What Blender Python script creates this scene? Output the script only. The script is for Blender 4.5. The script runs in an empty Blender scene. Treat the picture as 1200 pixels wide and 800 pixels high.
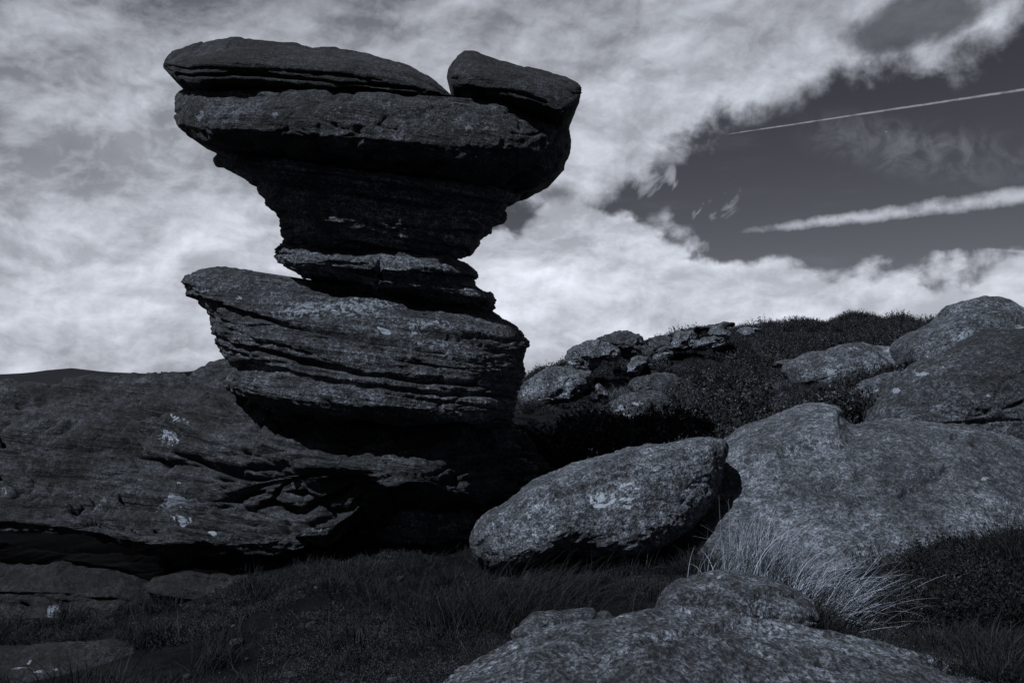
import bpy, math
import numpy as np
from mathutils import Vector

# ------------------------------------------------------------------ camera, sky, sun
scene = bpy.context.scene
FPX, HOR, EYE = 933.0, 445.0, 1.7
PITCH = math.atan((HOR - 400.0) / FPX)
cam_d = bpy.data.cameras.new('camera'); cam = bpy.data.objects.new('camera', cam_d)
scene.collection.objects.link(cam)
cam_d.sensor_width = 36.0; cam_d.lens = 36.0 * FPX / 1200.0
cam_d.clip_start = 0.05; cam_d.clip_end = 30000.0
cam.location = (0, 0, EYE); cam.rotation_euler = (math.radians(90) + PITCH, 0, 0)
scene.camera = cam
vs = scene.view_settings
vs.view_transform = 'Standard'; vs.look = 'None'; vs.exposure = 0.0; vs.gamma = 1.0

SUN_AZ, SUN_EL = math.radians(-140), math.radians(50)      # azimuth from +Y towards +X
SUN_STRENGTH = 5.0
SKY_STRENGTH = 0.1
sd = Vector((math.sin(SUN_AZ) * math.cos(SUN_EL), math.cos(SUN_AZ) * math.cos(SUN_EL), math.sin(SUN_EL)))
sun_d = bpy.data.lights.new('sun', 'SUN'); sun_d.energy = SUN_STRENGTH; sun_d.angle = math.radians(0.5)
sun_d.color = (0.90, 0.94, 1.0)
sun = bpy.data.objects.new('sun', sun_d); scene.collection.objects.link(sun)
sun.rotation_euler = sd.to_track_quat('Z', 'Y').to_euler(); sun.location = (-20, 0, 30)


def ray(px, py):
    """unit direction of a photo pixel"""
    cx = (np.asarray(px, float) - 600.0) / FPX; cy = (400.0 - np.asarray(py, float)) / FPX
    x = cx; y = math.cos(PITCH) - cy * math.sin(PITCH); z = math.sin(PITCH) + cy * math.cos(PITCH)
    return x, y, z


def at(px, py, Y):
    """point at distance Y along the view axis"""
    x, y, z = ray(px, py)
    k = np.asarray(Y, float) / y
    return np.stack(np.broadcast_arrays(x * k, y * k, z * k + EYE), -1)


class NT:
    """small helper to write node maths"""
    def __init__(s, tree): s.t = tree; s.n = tree.nodes; s.l = tree.links
    def new(s, typ, **kw):
        nd = s.n.new(typ)
        for k, v in kw.items(): setattr(nd, k, v)
        return nd
    def put(s, sock, v):
        if hasattr(v, 'is_output'): s.l.new(v, sock)
        else: sock.default_value = v
    def m(s, op, a, b=None, c=None, clamp=False):
        nd = s.new('ShaderNodeMath', operation=op); nd.use_clamp = clamp
        s.put(nd.inputs[0], a)
        if b is not None: s.put(nd.inputs[1], b)
        if c is not None: s.put(nd.inputs[2], c)
        return nd.outputs[0]
    def add(s, a, b): return s.m('ADD', a, b)
    def sub(s, a, b): return s.m('SUBTRACT', a, b)
    def mul(s, a, b): return s.m('MULTIPLY', a, b)
    def sstep(s, x, a, b):
        nd = s.new('ShaderNodeMapRange', interpolation_type='SMOOTHSTEP')
        s.put(nd.inputs[0], x); s.put(nd.inputs[1], a); s.put(nd.inputs[2], b); return nd.outputs[0]
    def mix(s, f, a, b):     # float mix
        nd = s.new('ShaderNodeMix', data_type='FLOAT')
        s.put(nd.inputs[0], f); s.put(nd.inputs[2], a); s.put(nd.inputs[3], b); return nd.outputs[0]
    def comb(s, x, y, z):
        nd = s.new('ShaderNodeCombineXYZ')
        s.put(nd.inputs[0], x); s.put(nd.inputs[1], y); s.put(nd.inputs[2], z); return nd.outputs[0]
    def noise(s, v, scale, detail=4.0, rough=0.55, dist=0.0):
        nd = s.new('ShaderNodeTexNoise'); s.put(nd.inputs['Vector'], v)
        nd.inputs['Scale'].default_value = scale; nd.inputs['Detail'].default_value = detail
        nd.inputs['Roughness'].default_value = rough; nd.inputs['Distortion'].default_value = dist
        return nd.outputs[0]
    def dot(s, v, c):
        nd = s.new('ShaderNodeVectorMath', operation='DOT_PRODUCT'); s.put(nd.inputs[0], v); nd.inputs[1].default_value = c
        return nd.outputs['Value']
    def curve(s, x, pts, lo, hi, ylo, yhi):
        """piecewise curve through pts (x,y) in real units"""
        nd = s.new('ShaderNodeFloatCurve'); c = nd.mapping.curves[0]
        q = [((a - lo) / (hi - lo), (b - ylo) / (yhi - ylo)) for a, b in pts]
        c.points[0].location = q[0]; c.points[1].location = q[-1]
        for p in q[1:-1]: c.points.new(*p)
        for p in c.points: p.handle_type = 'VECTOR'
        nd.mapping.update()
        s.put(nd.inputs['Value'], s.m('DIVIDE', s.sub(x, lo), hi - lo, clamp=True))
        return s.add(s.mul(nd.outputs[0], yhi - ylo), ylo)


world = bpy.data.worlds.new("World"); scene.world = world; world.use_nodes = True
wn = NT(world.node_tree); wn.n.clear()
geo = wn.new('ShaderNodeTexCoord'); D = geo.outputs['Generated']
sep = wn.new('ShaderNodeSeparateXYZ'); wn.l.new(D, sep.inputs[0])
dx, dy, dz = sep.outputs
sky = wn.new('ShaderNodeTexSky', sky_type='NISHITA'); sky.sun_disc = False
sky.sun_elevation = SUN_EL; sky.sun_rotation = SUN_AZ; sky.altitude = 400
skr = wn.new('ShaderNodeSeparateColor'); wn.l.new(sky.outputs[0], skr.inputs[0])
az = wn.m('ARCTAN2', dx, dy); el = wn.m('ARCSINE', dz)


def azel(px, py):
    x, y, z = ray(px, py); n = math.sqrt(x * x + y * y + z * z)
    return math.atan2(x, y), math.asin(z / n)


up = [(-3.1, -.9)] + [azel(*p) for p in [(560, 236), (640, 226), (700, 212), (760, 186), (830, 142), (900, 108), (960, 86), (1020, 78), (1060, 74), (1120, 60), (1160, 25), (1200, -10)]] + [(0.95, 0.62), (1.5, 0.9), (2.2, 0.7), (2.6, .05), (3.1, -.2)]
low = [(-3.1, .8)] + [azel(*p) for p in [(560, 245), (640, 238), (700, 232), (760, 236), (820, 262), (870, 290), (905, 288), (1000, 294), (1100, 297), (1200, 296)]] + [(1.0, .08), (1.8, .1), (2.6, .12), (3.1, .3)]
# cloud-plane coordinates keep the clouds' perspective right in every direction
den = wn.add(wn.m('MAXIMUM', dz, 0.0), 0.13)
cu, cv = wn.m('DIVIDE', dx, den), wn.m('DIVIDE', dy, den)
plane = wn.comb(cu, cv, 0.0)
warpn = wn.add(wn.noise(D, 8.0, 10.0, 0.58, 0.4), wn.mul(wn.sub(wn.noise(D, 34.0, 6.0, 0.6), 0.5), 0.35))
warpc = wn.noise(D, 3.5, 4.0, 0.5)
U = wn.curve(az, up, -3.1, 3.1, -1.0, 1.0)
L = wn.curve(az, low, -3.1, 3.1, -1.0, 1.0)
d1 = wn.sub(U, el); d2 = wn.sub(el, L)
d1 = wn.add(d1, wn.mul(wn.sub(warpn, 0.5), 0.16))
puff = wn.new('ShaderNodeTexVoronoi', feature='F1'); wn.l.new(wn.comb(wn.add(dx, wn.mul(warpn, .03)), dy, wn.add(wn.mul(dz, 1.5), wn.mul(warpc, .05))), puff.inputs['Vector']); puff.inputs['Scale'].default_value = 13.0; puff.inputs['Detail'].default_value = 2.5
d2 = wn.add(d2, wn.add(wn.mul(wn.sub(warpn, 0.5), 0.09), wn.mul(wn.sub(puff.outputs['Distance'], .4), .042)))
din = wn.m('MINIMUM', d1, d2)
clear1 = wn.sstep(wn.m('MINIMUM', wn.add(d1, 0.0), wn.mul(d2, 2.2)), -0.012, 0.035)
# a second hole high on the right, small dark rift
a0, e0 = azel(1085, 22)
hx = wn.m('DIVIDE', wn.sub(az, a0), 0.085); hy = wn.m('DIVIDE', wn.sub(el, wn.add(e0, wn.mul(wn.sub(az, a0), 0.10))), 0.026)
hd = wn.sub(1.0, wn.m('SQRT', wn.add(wn.mul(hx, hx), wn.mul(hy, hy))))
hd = wn.add(hd, wn.mul(wn.sub(warpn, 0.5), 3.0))
clear2 = wn.mul(wn.sstep(hd, -0.25, 0.7), 0.8)
a3, e3 = azel(655, 226)
hx = wn.m('DIVIDE', wn.sub(az, a3), 0.05); hy = wn.m('DIVIDE', wn.sub(el, e3), 0.018)
hd3 = wn.sub(1.0, wn.m('SQRT', wn.add(wn.mul(hx, hx), wn.mul(hy, hy))))
clear3 = wn.mul(wn.sstep(wn.add(hd3, wn.mul(wn.sub(warpn, 0.5), 3.0)), -0.2, 0.8), 0.75)
clear = wn.m('MAXIMUM', wn.m('MAXIMUM', clear1, clear2), clear3)
# open sky round the sun, high behind the camera
opensky = wn.sstep(wn.add(wn.dot(D, tuple(sd)), wn.mul(wn.sub(warpc, 0.5), 0.9)), 0.16, 0.34)
clear = wn.m('MAXIMUM', clear, opensky)
# cloud body brightness
cum = wn.comb(dx, dy, wn.mul(dz, 1.6))


def billow(v):
    """heaped cloud height: big soft masses with rounded heads on them"""
    a = wn.noise(v, 4.6, 9.0, 0.56)
    vo = wn.new('ShaderNodeTexVoronoi', feature='F1'); wn.put(vo.inputs['Vector'], v)
    vo.inputs['Scale'].default_value = 9.0; vo.inputs['Detail'].default_value = 1.5; vo.inputs['Roughness'].default_value = 0.5
    return wn.add(wn.mul(a, 0.84), wn.mul(wn.sub(0.75, vo.outputs['Distance']), 0.16))


def shift(v, d):
    nd = wn.new('ShaderNodeVectorMath', operation='ADD'); wn.put(nd.inputs[0], v); nd.inputs[1].default_value = d; return nd.outputs[0]


wv = wn.new('ShaderNodeTexNoise'); wn.put(wv.inputs['Vector'], cum); wv.inputs['Scale'].default_value = 7.0; wv.inputs['Detail'].default_value = 6.0
wm = wn.new('ShaderNodeVectorMath', operation='MULTIPLY_ADD'); wn.l.new(wv.outputs['Color'], wm.inputs[0]); wm.inputs[1].default_value = (.07, .07, .07); wn.put(wm.inputs[2], cum)
cumw = wm.outputs[0]
h0 = billow(cumw); h1 = billow(shift(cumw, (-.022, -.01, .045)))
g0 = wn.noise(cumw, 19.0, 7.0, 0.62); g1 = wn.noise(shift(cumw, (-.006, -.003, .012)), 19.0, 7.0, 0.62)
relief = wn.m('MAXIMUM', wn.add(wn.mul(wn.sub(h0, h1), 0.85), wn.mul(wn.sub(g0, g1), 0.55)), -0.10)            # sunlit heads, darker undersides
mass = wn.mix(0.75, wn.noise(plane, 0.8, 6.0, 0.5, 0.2), h0)
body = wn.add(wn.mul(wn.sstep(mass, 0.30, 0.62), 0.17), relief)
edge = wn.sstep(din, -0.30, -0.02)
lowb = wn.sstep(el, 0.26, 0.10)                 # brighter bank low over the moor
body = wn.add(body, wn.add(wn.mul(edge, 0.13), wn.mul(lowb, 0.12)))
cloudv = wn.m('MAXIMUM', wn.mul(wn.add(body, 0.255), 1.06), 0.05)
cloudv = wn.mul(cloudv, wn.mix(wn.sstep(el, 0.18, 0.55), 1.08, 0.72))
# thin cirrus inside the rift
ac, ec = azel(1075, 172)
hx = wn.m('DIVIDE', wn.sub(az, ac), 0.17); hy = wn.m('DIVIDE', wn.sub(el, wn.sub(ec, wn.mul(wn.sub(az, ac), 0.28))), 0.042)
cd = wn.sstep(wn.add(wn.sub(1.0, wn.m('SQRT', wn.add(wn.mul(hx, hx), wn.mul(hy, hy)))), wn.mul(wn.sub(warpc, .5), 1.2)), 0.0, 1.0)
cir = wn.mul(cd, wn.sstep(wn.noise(D, 30.0, 6.0, 0.6, 1.2), 0.35, 0.75))
cir = wn.add(wn.mul(cir, 0.10), wn.mul(wn.sstep(wn.noise(wn.comb(wn.mul(dx, 3.0), wn.mul(dy, 3.0), wn.mul(dz, 14.0)), 2.2, 6.0, 0.6), 0.5, 0.8), 0.022))
clearv = wn.mul(skr.outputs[0], SKY_STRENGTH * 0.37)
clearv = wn.add(wn.mul(clearv, wn.mix(wn.sstep(el, 0.05, 0.45), 1.0, 0.72)), cir)


def contrail(p, q, wpx0, wpx1, inten, fuzz, tail=0.02, fscale=60.0):
    a = Vector(ray(*p)).normalized(); b = Vector(ray(*q)).normalized()
    n = a.cross(b).normalized(); t = n.cross(a).normalized()
    dist = wn.dot(D, tuple(n)); along = wn.m('ARCTAN2', wn.dot(D, tuple(t)), wn.dot(D, tuple(a)))
    span = math.atan2(b.dot(t), b.dot(a))
    w = wn.add(wpx0 / FPX, wn.mul(along, (wpx1 - wpx0) / FPX / span))
    fz = wn.noise(D, fscale, 4.0, 0.6)
    dist = wn.add(dist, wn.mul(wn.sub(fz, 0.5), fuzz))
    f = wn.sub(1.0, wn.m('DIVIDE', wn.m('ABSOLUTE', dist), w))
    f = wn.mul(wn.mul(wn.sstep(f, 0.0, 1.0), wn.sstep(along, 0.0, tail)), wn.add(.55, wn.mul(wn.sstep(wn.noise(D, fscale * 1.3, 5.0, .6), .3, .6), .45)))
    return wn.mul(wn.mul(f, inten), wn.sstep(along, 1.5, 0.9))


tr = contrail((835, 160), (1200, 105), 1.1, 2.2, 0.30, 0.0010, .04)
tr = wn.m('MAXIMUM', tr, contrail((815, 279), (1200, 229), 6.5, 15.0, 0.52, 0.013, 0.16, 34.0))
tr = wn.m('MAXIMUM', tr, contrail((1140, 291), (1200, 295), 2.6, 4.0, 0.34, 0.001))
clearv = wn.m('MAXIMUM', clearv, tr)
# torn wisps hanging in the left end of the rift
aw, ew = azel(800, 222)
hx = wn.m('DIVIDE', wn.sub(az, aw), 0.12); hy = wn.m('DIVIDE', wn.sub(wn.sub(el, ew), wn.mul(wn.sub(az, aw), -0.35)), 0.050)
wd_ = wn.sub(1.0, wn.m('SQRT', wn.add(wn.mul(hx, hx), wn.mul(hy, hy))))
wsp = wn.noise(wn.comb(wn.add(wn.mul(az, 1.0), el), wn.mul(wn.sub(el, az), 1.7), 0.3), 16.0, 7.0, 0.55, 0.5)
wisp = wn.mul(wn.sstep(wn.add(wd_, wn.mul(wn.sub(warpn, .5), 1.6)), 0.0, 0.9), wn.sstep(wsp, 0.44, 0.66))
clearv = wn.m('MAXIMUM', clearv, wn.mul(wisp, 0.36))
val = wn.mix(clear, cloudv, clearv)
# below the horizon the sky is never seen; keep it dull
val = wn.mul(val, wn.mix(wn.sstep(dz, -0.05, 0.0), 0.1, 1.0))
rgb = wn.new('ShaderNodeCombineColor')
wn.put(rgb.inputs[0], wn.mul(val, 0.925 / SKY_STRENGTH)); wn.put(rgb.inputs[1], wn.mul(val, 0.97 / SKY_STRENGTH))
blue = wn.add(wn.mul(val, 1.08), 0.006)
wn.put(rgb.inputs[2], wn.mul(blue, 1.0 / SKY_STRENGTH))
bg = wn.new('ShaderNodeBackground'); bg.inputs[1].default_value = SKY_STRENGTH
wn.l.new(rgb.outputs[0], bg.inputs[0])
wo = wn.new('ShaderNodeOutputWorld'); wn.l.new(bg.outputs[0], wo.inputs[0])
try: world.cycles.sampling_method = 'MANUAL'; world.cycles.sample_map_resolution = 512
except Exception: pass

# ------------------------------------------------------------------ noise in numpy
rng = np.random.default_rng(7)
_perm = np.random.default_rng(3).permutation(256).astype(np.int32); _perm = np.concatenate([_perm, _perm, _perm])
_g = np.random.default_rng(5).normal(size=(256, 3)); _g = (_g / np.linalg.norm(_g, axis=1)[:, None]).astype(np.float32)


def perlin(x, y, z):
    x, y, z = np.broadcast_arrays(x, y, z)
    x = x.astype(np.float32); y = y.astype(np.float32); z = z.astype(np.float32)
    xi, yi, zi = np.floor(x), np.floor(y), np.floor(z)
    fx, fy, fz = x - xi, y - yi, z - zi
    xi = xi.astype(np.int32) & 255; yi = yi.astype(np.int32) & 255; zi = zi.astype(np.int32) & 255
    u = fx * fx * fx * (fx * (fx * 6 - 15) + 10); v = fy * fy * fy * (fy * (fy * 6 - 15) + 10); w = fz * fz * fz * (fz * (fz * 6 - 15) + 10)
    out = 0
    for i in (0, 1):
        wx = u if i else 1 - u; pi_ = _perm[(xi + i) & 255]
        for j in (0, 1):
            wy = v if j else 1 - v; pj = _perm[pi_ + ((yi + j) & 255)]
            for k in (0, 1):
                wz = w if k else 1 - w
                g = _g[_perm[pj + ((zi + k) & 255)] & 255]
                out = out + wx * wy * wz * (g[..., 0] * (fx - i) + g[..., 1] * (fy - j) + g[..., 2] * (fz - k))
    return out * 1.5


def fbm(P, f, octv=5, gain=0.5, off=0.0, ridged=False):
    s = 0; a = 1.0; tot = 0
    for o in range(octv):
        n = perlin(P[..., 0] * f + off + 17.3 * o, P[..., 1] * f + off * 1.7 + 5.1 * o, P[..., 2] * f - off + 9.7 * o)
        if ridged: n = 1 - 2 * np.abs(n)
        s = s + a * n; tot += a; a *= gain; f *= 2.03
    return s / tot


def hash1(i, seed=0):
    v = np.sin(i * 127.1 + seed * 311.7) * 43758.5453
    return v - np.floor(v)


def beds(P, S, freq, seed, warp=0.25, wf=0.5):
    """ledge profile of stacked beds: S is the bedding coordinate, in metres"""
    w = fbm(P * np.array([1, 1, .4]), wf, 3, .5, seed * 3.1)
    q = (S + warp * w) * freq + 0.45 * perlin(S * freq * 0.6, 0 * S, 0 * S + seed)
    i = np.floor(q); f = q - i
    lateral = perlin(P[..., 0] * 0.45 + i * 3.7, P[..., 1] * 0.45 + i * 1.3, i * 0.77 + seed)
    lateral2 = perlin(P[..., 0] * 0.45 + (i + 1) * 3.7, P[..., 1] * 0.45 + (i + 1) * 1.3, (i + 1) * 0.77 + seed)
    h0 = hash1(i, seed) - 0.5 + 0.9 * lateral; h1 = hash1(i + 1, seed) - 0.5 + 0.9 * lateral2
    t = np.clip((f - 0.9) / 0.1, 0, 1); t = t * t * (3 - 2 * t)
    step = h0 * (1 - t) + h1 * t
    groove = np.exp(-((np.minimum(f, 1 - f)) / 0.085) ** 2)
    return step - 0.75 * groove * (0.45 + 0.8 * np.clip(hash1(i, seed + 5) + lateral, 0, 1))


# ------------------------------------------------------------------ mesh building
def link(o): scene.collection.objects.link(o)


def make_mesh(name, V, F, mat, attrs=None, origin=None, smooth=True, parent=None):
    """F: (n,4) or (n,3) int array or a list of such arrays"""
    if not isinstance(F, list): F = [F]
    F = [np.asarray(f, dtype=np.int32) for f in F if len(f)]
    me = bpy.data.meshes.new(name)
    V = np.asarray(V, dtype=np.float64).reshape(-1, 3)
    if origin is None: origin = np.zeros(3)
    V = V - origin
    me.vertices.add(len(V)); me.vertices.foreach_set('co', V.astype(np.float32).ravel())
    loops = np.concatenate([f.ravel() for f in F]); sizes = np.concatenate([np.full(len(f), f.shape[1]) for f in F])
    starts = np.concatenate([[0], np.cumsum(sizes)[:-1]])
    me.loops.add(len(loops)); me.loops.foreach_set('vertex_index', loops.astype(np.int32))
    me.polygons.add(len(sizes)); me.polygons.foreach_set('loop_start', starts.astype(np.int32))
    me.update(calc_edges=True); me.validate()
    if smooth: me.polygons.foreach_set('use_smooth', np.ones(len(me.polygons), dtype=bool))
    for k, v in (attrs or {}).items():
        a = me.attributes.new(k, 'FLOAT', 'POINT'); a.data.foreach_set('value', np.asarray(v, dtype=np.float32).ravel())
    me.materials.append(mat)
    o = bpy.data.objects.new(name, me); link(o)
    if parent is not None:
        o.parent = parent; o.location = Vector(origin) - parent.location
    else: o.location = origin
    return o


def tag(o, label=None, cat=None, group=None, kind=None):
    for k, v in (('label', label), ('category', cat), ('group', group), ('kind', kind)):
        if v: o[k] = v
    return o


def empty(name, loc):
    o = bpy.data.objects.new(name, None); link(o); o.location = loc; o.empty_display_size = 0.3; return o


def seg_dist(px, py, line):
    """distance to a polyline and position along it (0..1), photo pixels"""
    best = np.full(px.shape, 1e9); al = np.zeros(px.shape); n = len(line) - 1
    for k in range(n):
        ax, ay = line[k][:2]; bx, by = line[k + 1][:2]
        vx, vy = bx - ax, by - ay
        t = np.clip(((px - ax) * vx + (py - ay) * vy) / (vx * vx + vy * vy + 1e-9), 0, 1)
        d = np.hypot(px - ax - t * vx, py - ay - t * vy)
        m = d < best; best[m] = d[m]; al[m] = (k + t[m]) / n
    return best, al


LOWG = []  # patches in front of far rocks where the growth stays low
FOOT = []   # footprints (x, y, rx, ry) where no plants are scattered


def finish(name, P, PX, PY, FR, S, mat, opts, parent=None, step_x=None):
    """P grid (ni,nj,3), closed in j. displaces along the normal and links the mesh"""
    ni, nj = P.shape[:2]
    for bx, by, rx, ry, mm in opts.get('pull', ()):     # metres nearer to (or farther from) the viewer round a point of the face
        k_ = FR * mm * np.exp(-(np.abs(PX - bx) / rx) ** 3 - (np.abs(PY - by) / ry) ** 3)
        e_ = np.array([0, 0, EYE]); P = e_ + (P - e_) * (1 - k_ / P[..., 1])[..., None]
    dj = np.roll(P, -1, 1) - np.roll(P, 1, 1)
    di = np.empty_like(P); di[1:-1] = P[2:] - P[:-2]; di[0] = P[1] - P[0]; di[-1] = P[-1] - P[-2]
    N = np.cross(di, dj)
    N /= np.linalg.norm(N, axis=-1, keepdims=True) + 1e-9
    # smooth the normals so the poles stay calm
    for _ in range(3):
        N = (N + np.roll(N, 1, 1) + np.roll(N, -1, 1)); N[1:-1] = (N[1:-1] * 1 + N[2:] + N[:-2]); N /= np.linalg.norm(N, axis=-1, keepdims=True) + 1e-9
    N[0] = N[0].mean(0); N[-1] = N[-1].mean(0)
    c = P.reshape(-1, 3).mean(0)
    if np.mean(np.sum(N * (P - c), -1)) < 0: N = -N
    seed = opts.get('seed', 1)
    if opts.get('facets'):
        rf = np.random.default_rng(seed * 13 + 1); nfc, cut = opts['facets']
        for _k in range(nfc):
            nv_ = rf.normal(0, 1, 3); nv_[1] = -abs(nv_[1]) * 1.2 - .1; nv_ /= np.linalg.norm(nv_)
            pr_ = (P - c) @ nv_; hcut = pr_.max() * (1 - cut * rf.uniform(.5, 1.3))
            ex_ = np.maximum(pr_ - hcut, 0); P = P - (ex_ * .88)[..., None] * nv_
        dj = np.roll(P, -1, 1) - np.roll(P, 1, 1); di[1:-1] = P[2:] - P[:-2]; di[0] = P[1] - P[0]; di[-1] = P[-1] - P[-2]
        N2 = np.cross(di, dj); N2 /= np.linalg.norm(N2, axis=-1, keepdims=True) + 1e-9
        N = N2 * np.sign(np.sum(N2 * N)); N[0] = N[0].mean(0); N[-1] = N[-1].mean(0)
    h = np.zeros((ni, nj))
    big = opts.get('big', 0.0)
    if big: h = h + big * fbm(P, opts.get('bigf', 0.6), 3, .5, seed * 2.3)
    if opts.get('mid', 0): h = h + opts['mid'] * fbm(P, opts.get('midf', 2.2), 4, .55, seed * 5.7)
    if opts.get('ridge', 0): h = h - opts['ridge'] * np.clip(fbm(P, opts.get('ridgef', 1.3), 4, .5, seed * 1.1, True), 0, 1) ** 2
    if opts.get('fine', 0): h = h + opts['fine'] * fbm(P, opts.get('finef', 11.0), 3, .6, seed * 7.9)
    if opts.get('pit', 0):
        n = fbm(P, opts.get('pitf', 6.0), 2, .5, seed * 4.4); h = h - opts['pit'] * np.clip((n - 0.22) * 5, 0, 1)
    for (amp, fr, wp) in opts.get('beds', ()):
        wf = opts.get('wf', 0.5)
        b = beds(P, S, fr, seed + fr, wp, wf)
        m = 0.35 + 0.65 * np.clip(0.5 + 1.6 * fbm(P, 0.8, 2, .5, fr * 3.3 + seed), 0, 1)
        h = h + amp * b * m
    if opts.get('cracks', 0.03):
        ca = opts.get('cracks', 0.03)
        wq = S + .35 * fbm(P, .8, 3, .5, seed + 9.)
        for q_ in range(2):
            n_ = perlin(P[..., 0] * (.8 + .5 * q_) + seed, P[..., 1] * (.8 + .5 * q_) + q_ * 7.7, wq * (2.6 + 1.7 * q_) + seed * 2.1)
            mk = np.clip(.5 + 2.2 * fbm(P, 1.1, 2, .5, seed * 3.3 + q_), 0, 1)
            h = h - ca * mk * np.exp(-(n_ / opts.get('wide', .035)) ** 2) + ca * .5 * mk * np.clip(n_ * 3, -1, 1)
    if opts.get('flake'):
        fa, ff = opts['flake']
        Pq = np.stack([P[..., 0] * ff, P[..., 1] * ff, (S + .25 * fbm(P, .9, 3, .5, seed + 2.)) * ff * 3.4], -1)
        h = h - fa * (np.clip(fbm(Pq, 1.0, 6, .62, seed * 1.9, True), -.2, 1) - .3)
    for cr in opts.get('creases', ()):      # (polyline, width px, depth m)
        line, wpx, dep = cr[:3]; dep = dep * opts.get('crs', 1)
        d, al = seg_dist(PX + 5 * fbm(P, 2.5, 3, .5, 3.3), PY + 5 * fbm(P, 2.5, 3, .5, 8.8), line)
        w = wpx * (0.35 + 0.65 * np.sin(np.pi * np.clip(al, 0.03, 0.97)) ** 0.5)
        h = h - FR * dep * np.exp(-(d / w) ** 2)
    for bl in opts.get('bulges', ()):       # (px, py, rx, ry, height m)
        bx, by, rx, ry, hh = bl
        h = h + FR * hh * np.exp(-((PX - bx) / rx) ** 2 - ((PY - by) / ry) ** 2)
    fade = np.ones((ni, 1))
    k = opts.get('fade', 4); fade[:k, 0] = np.linspace(0.15, 1, k); fade[-k:, 0] = np.linspace(1, 0.15, k)
    P = P + N * (h * fade)[..., None]
    lich = np.zeros((ni, nj))
    wx = PX + 6 * fbm(P, 8.0, 4, .7, 1.3); wy = PY + 5 * fbm(P, 8.0, 4, .7, 4.3)
    for sp in opts.get('lichen', ()):       # (px, py, rx, ry, strength, ring); on the foot also painted sunlight
        sx, sy, rx, ry, st, ring = sp
        r = np.hypot((wx - sx) / rx, (wy - sy) / ry)
        if ring:
            r = r + .30 * fbm(P, 4.5, 3, .6, sx * .1)
            v = np.exp(-((r - 0.8) / (0.10 + 1.2 / max(rx, 8))) ** 2) * np.clip(.8 + 2.4 * fbm(P, 7.0, 2, .5, sy * .3), .2, 1.1)
        else: v = np.clip(1.4 - r, 0, 1)
        lich = np.maximum(lich, v * st * FR)
    V = np.concatenate([P.reshape(-1, 3), P[0].mean(0)[None], P[-1].mean(0)[None]])
    idx = np.arange(ni * nj).reshape(ni, nj); r = np.roll(idx, -1, 1)
    Q = np.stack([idx[:-1], r[:-1], r[1:], idx[1:]], -1).reshape(-1, 4)
    T0 = np.stack([r[0], idx[0], np.full(nj, ni * nj)], -1); T1 = np.stack([idx[-1], r[-1], np.full(nj, ni * nj + 1)], -1)
    # orient outwards
    a, b, cc = V[Q[:, 0]], V[Q[:, 1]], V[Q[:, 2]]
    fn = np.cross(b - a, cc - a)
    flip = np.sum(fn * N.reshape(-1, 3)[Q[:, 0]]) < 0
    if flip: Q = Q[:, ::-1]; T0 = T0[:, ::-1]; T1 = T1[:, ::-1]
    lo = V.min(0); hi = V.max(0); org = np.array([(lo[0] + hi[0]) / 2, (lo[1] + hi[1]) / 2, lo[2]])
    if opts.get('foot', True): FOOT.append((org[0], org[1], (hi[0] - lo[0]) / 2 * .93, (hi[1] - lo[1]) / 2 * .93))
    A = {'lichen': np.concatenate([lich.ravel(), [0, 0]])}  # lichen spots, plus the painted sunlight patch on the foot
    return make_mesh(name, V, [Q, T0, T1], mat, A, org, True, parent)


def resample(poly, n, sm=0):
    p = np.asarray(poly, float); p = np.vstack([p, p[:1]])
    d = np.r_[0, np.cumsum(np.hypot(*np.diff(p, axis=0).T))]
    t = np.linspace(0, d[-1], n, endpoint=False)
    q = np.stack([np.interp(t, d, p[:, 0]), np.interp(t, d, p[:, 1])], 1)
    k = sm
    for _ in range(k): q = (np.roll(q, 1, 0) + 2 * q + np.roll(q, -1, 0)) / 4
    return q


def boulder(name, outline, Y, D, Db, mat, res=1.6, lean=0.0, q=0.9, sm=None, centre=None, parent=None, squash=1.0, **opts):
    """closed boulder from its seen outline (photo pixels) at distance Y, bulging D towards us and Db away.
    lean: metres the rock recedes for each 100 px up"""
    o = np.asarray(outline, float)
    per = np.sum(np.hypot(*np.diff(np.vstack([o, o[:1]]), axis=0).T))
    nj = int(max(48, min(1100, per / res)))
    p = resample(o, nj, int(nj / 60) + 2 if sm is None else sm)
    c = p.mean(0) if centre is None else np.array(centre, float)
    R = np.hypot(*(p - c).T).mean()
    nf = int(max(14, min(260, R / res))); nb = max(10, nf // 3)
    phf = np.linspace(0.012, np.pi / 2, nf); phb = np.linspace(np.pi / 2, np.pi - 0.02, nb + 1)[1:]
    ph = np.concatenate([phf, phb]); FR = (ph <= np.pi / 2 + 1e-6).astype(float)
    s = np.sin(ph) ** squash; co = np.cos(ph)
    img = c + s[:, None, None] * (p - c)[None]
    PX, PY = img[..., 0], img[..., 1]
    plane = Y + lean * (c[1] - PY) / 100.0
    off = np.where(co >= 0, -D * np.abs(co) ** q, Db * np.abs(co) ** q)[:, None]
    # front: on the pixel's ray; back: the mirrored outline in world space
    Pf = at(PX, PY, plane + np.minimum(off, 0))
    Pb = at(PX, PY, plane); Pb[..., 1] += np.maximum(off, 0) ; 
    P = np.where((co >= 0)[:, None, None], Pf, Pb)
    S = -P[..., 2] + 0.12 * P[..., 0]
    FRg = np.repeat(FR[:, None], nj, 1)
    return finish(name, P, PX, PY, FRg, S, mat, opts, parent)


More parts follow.
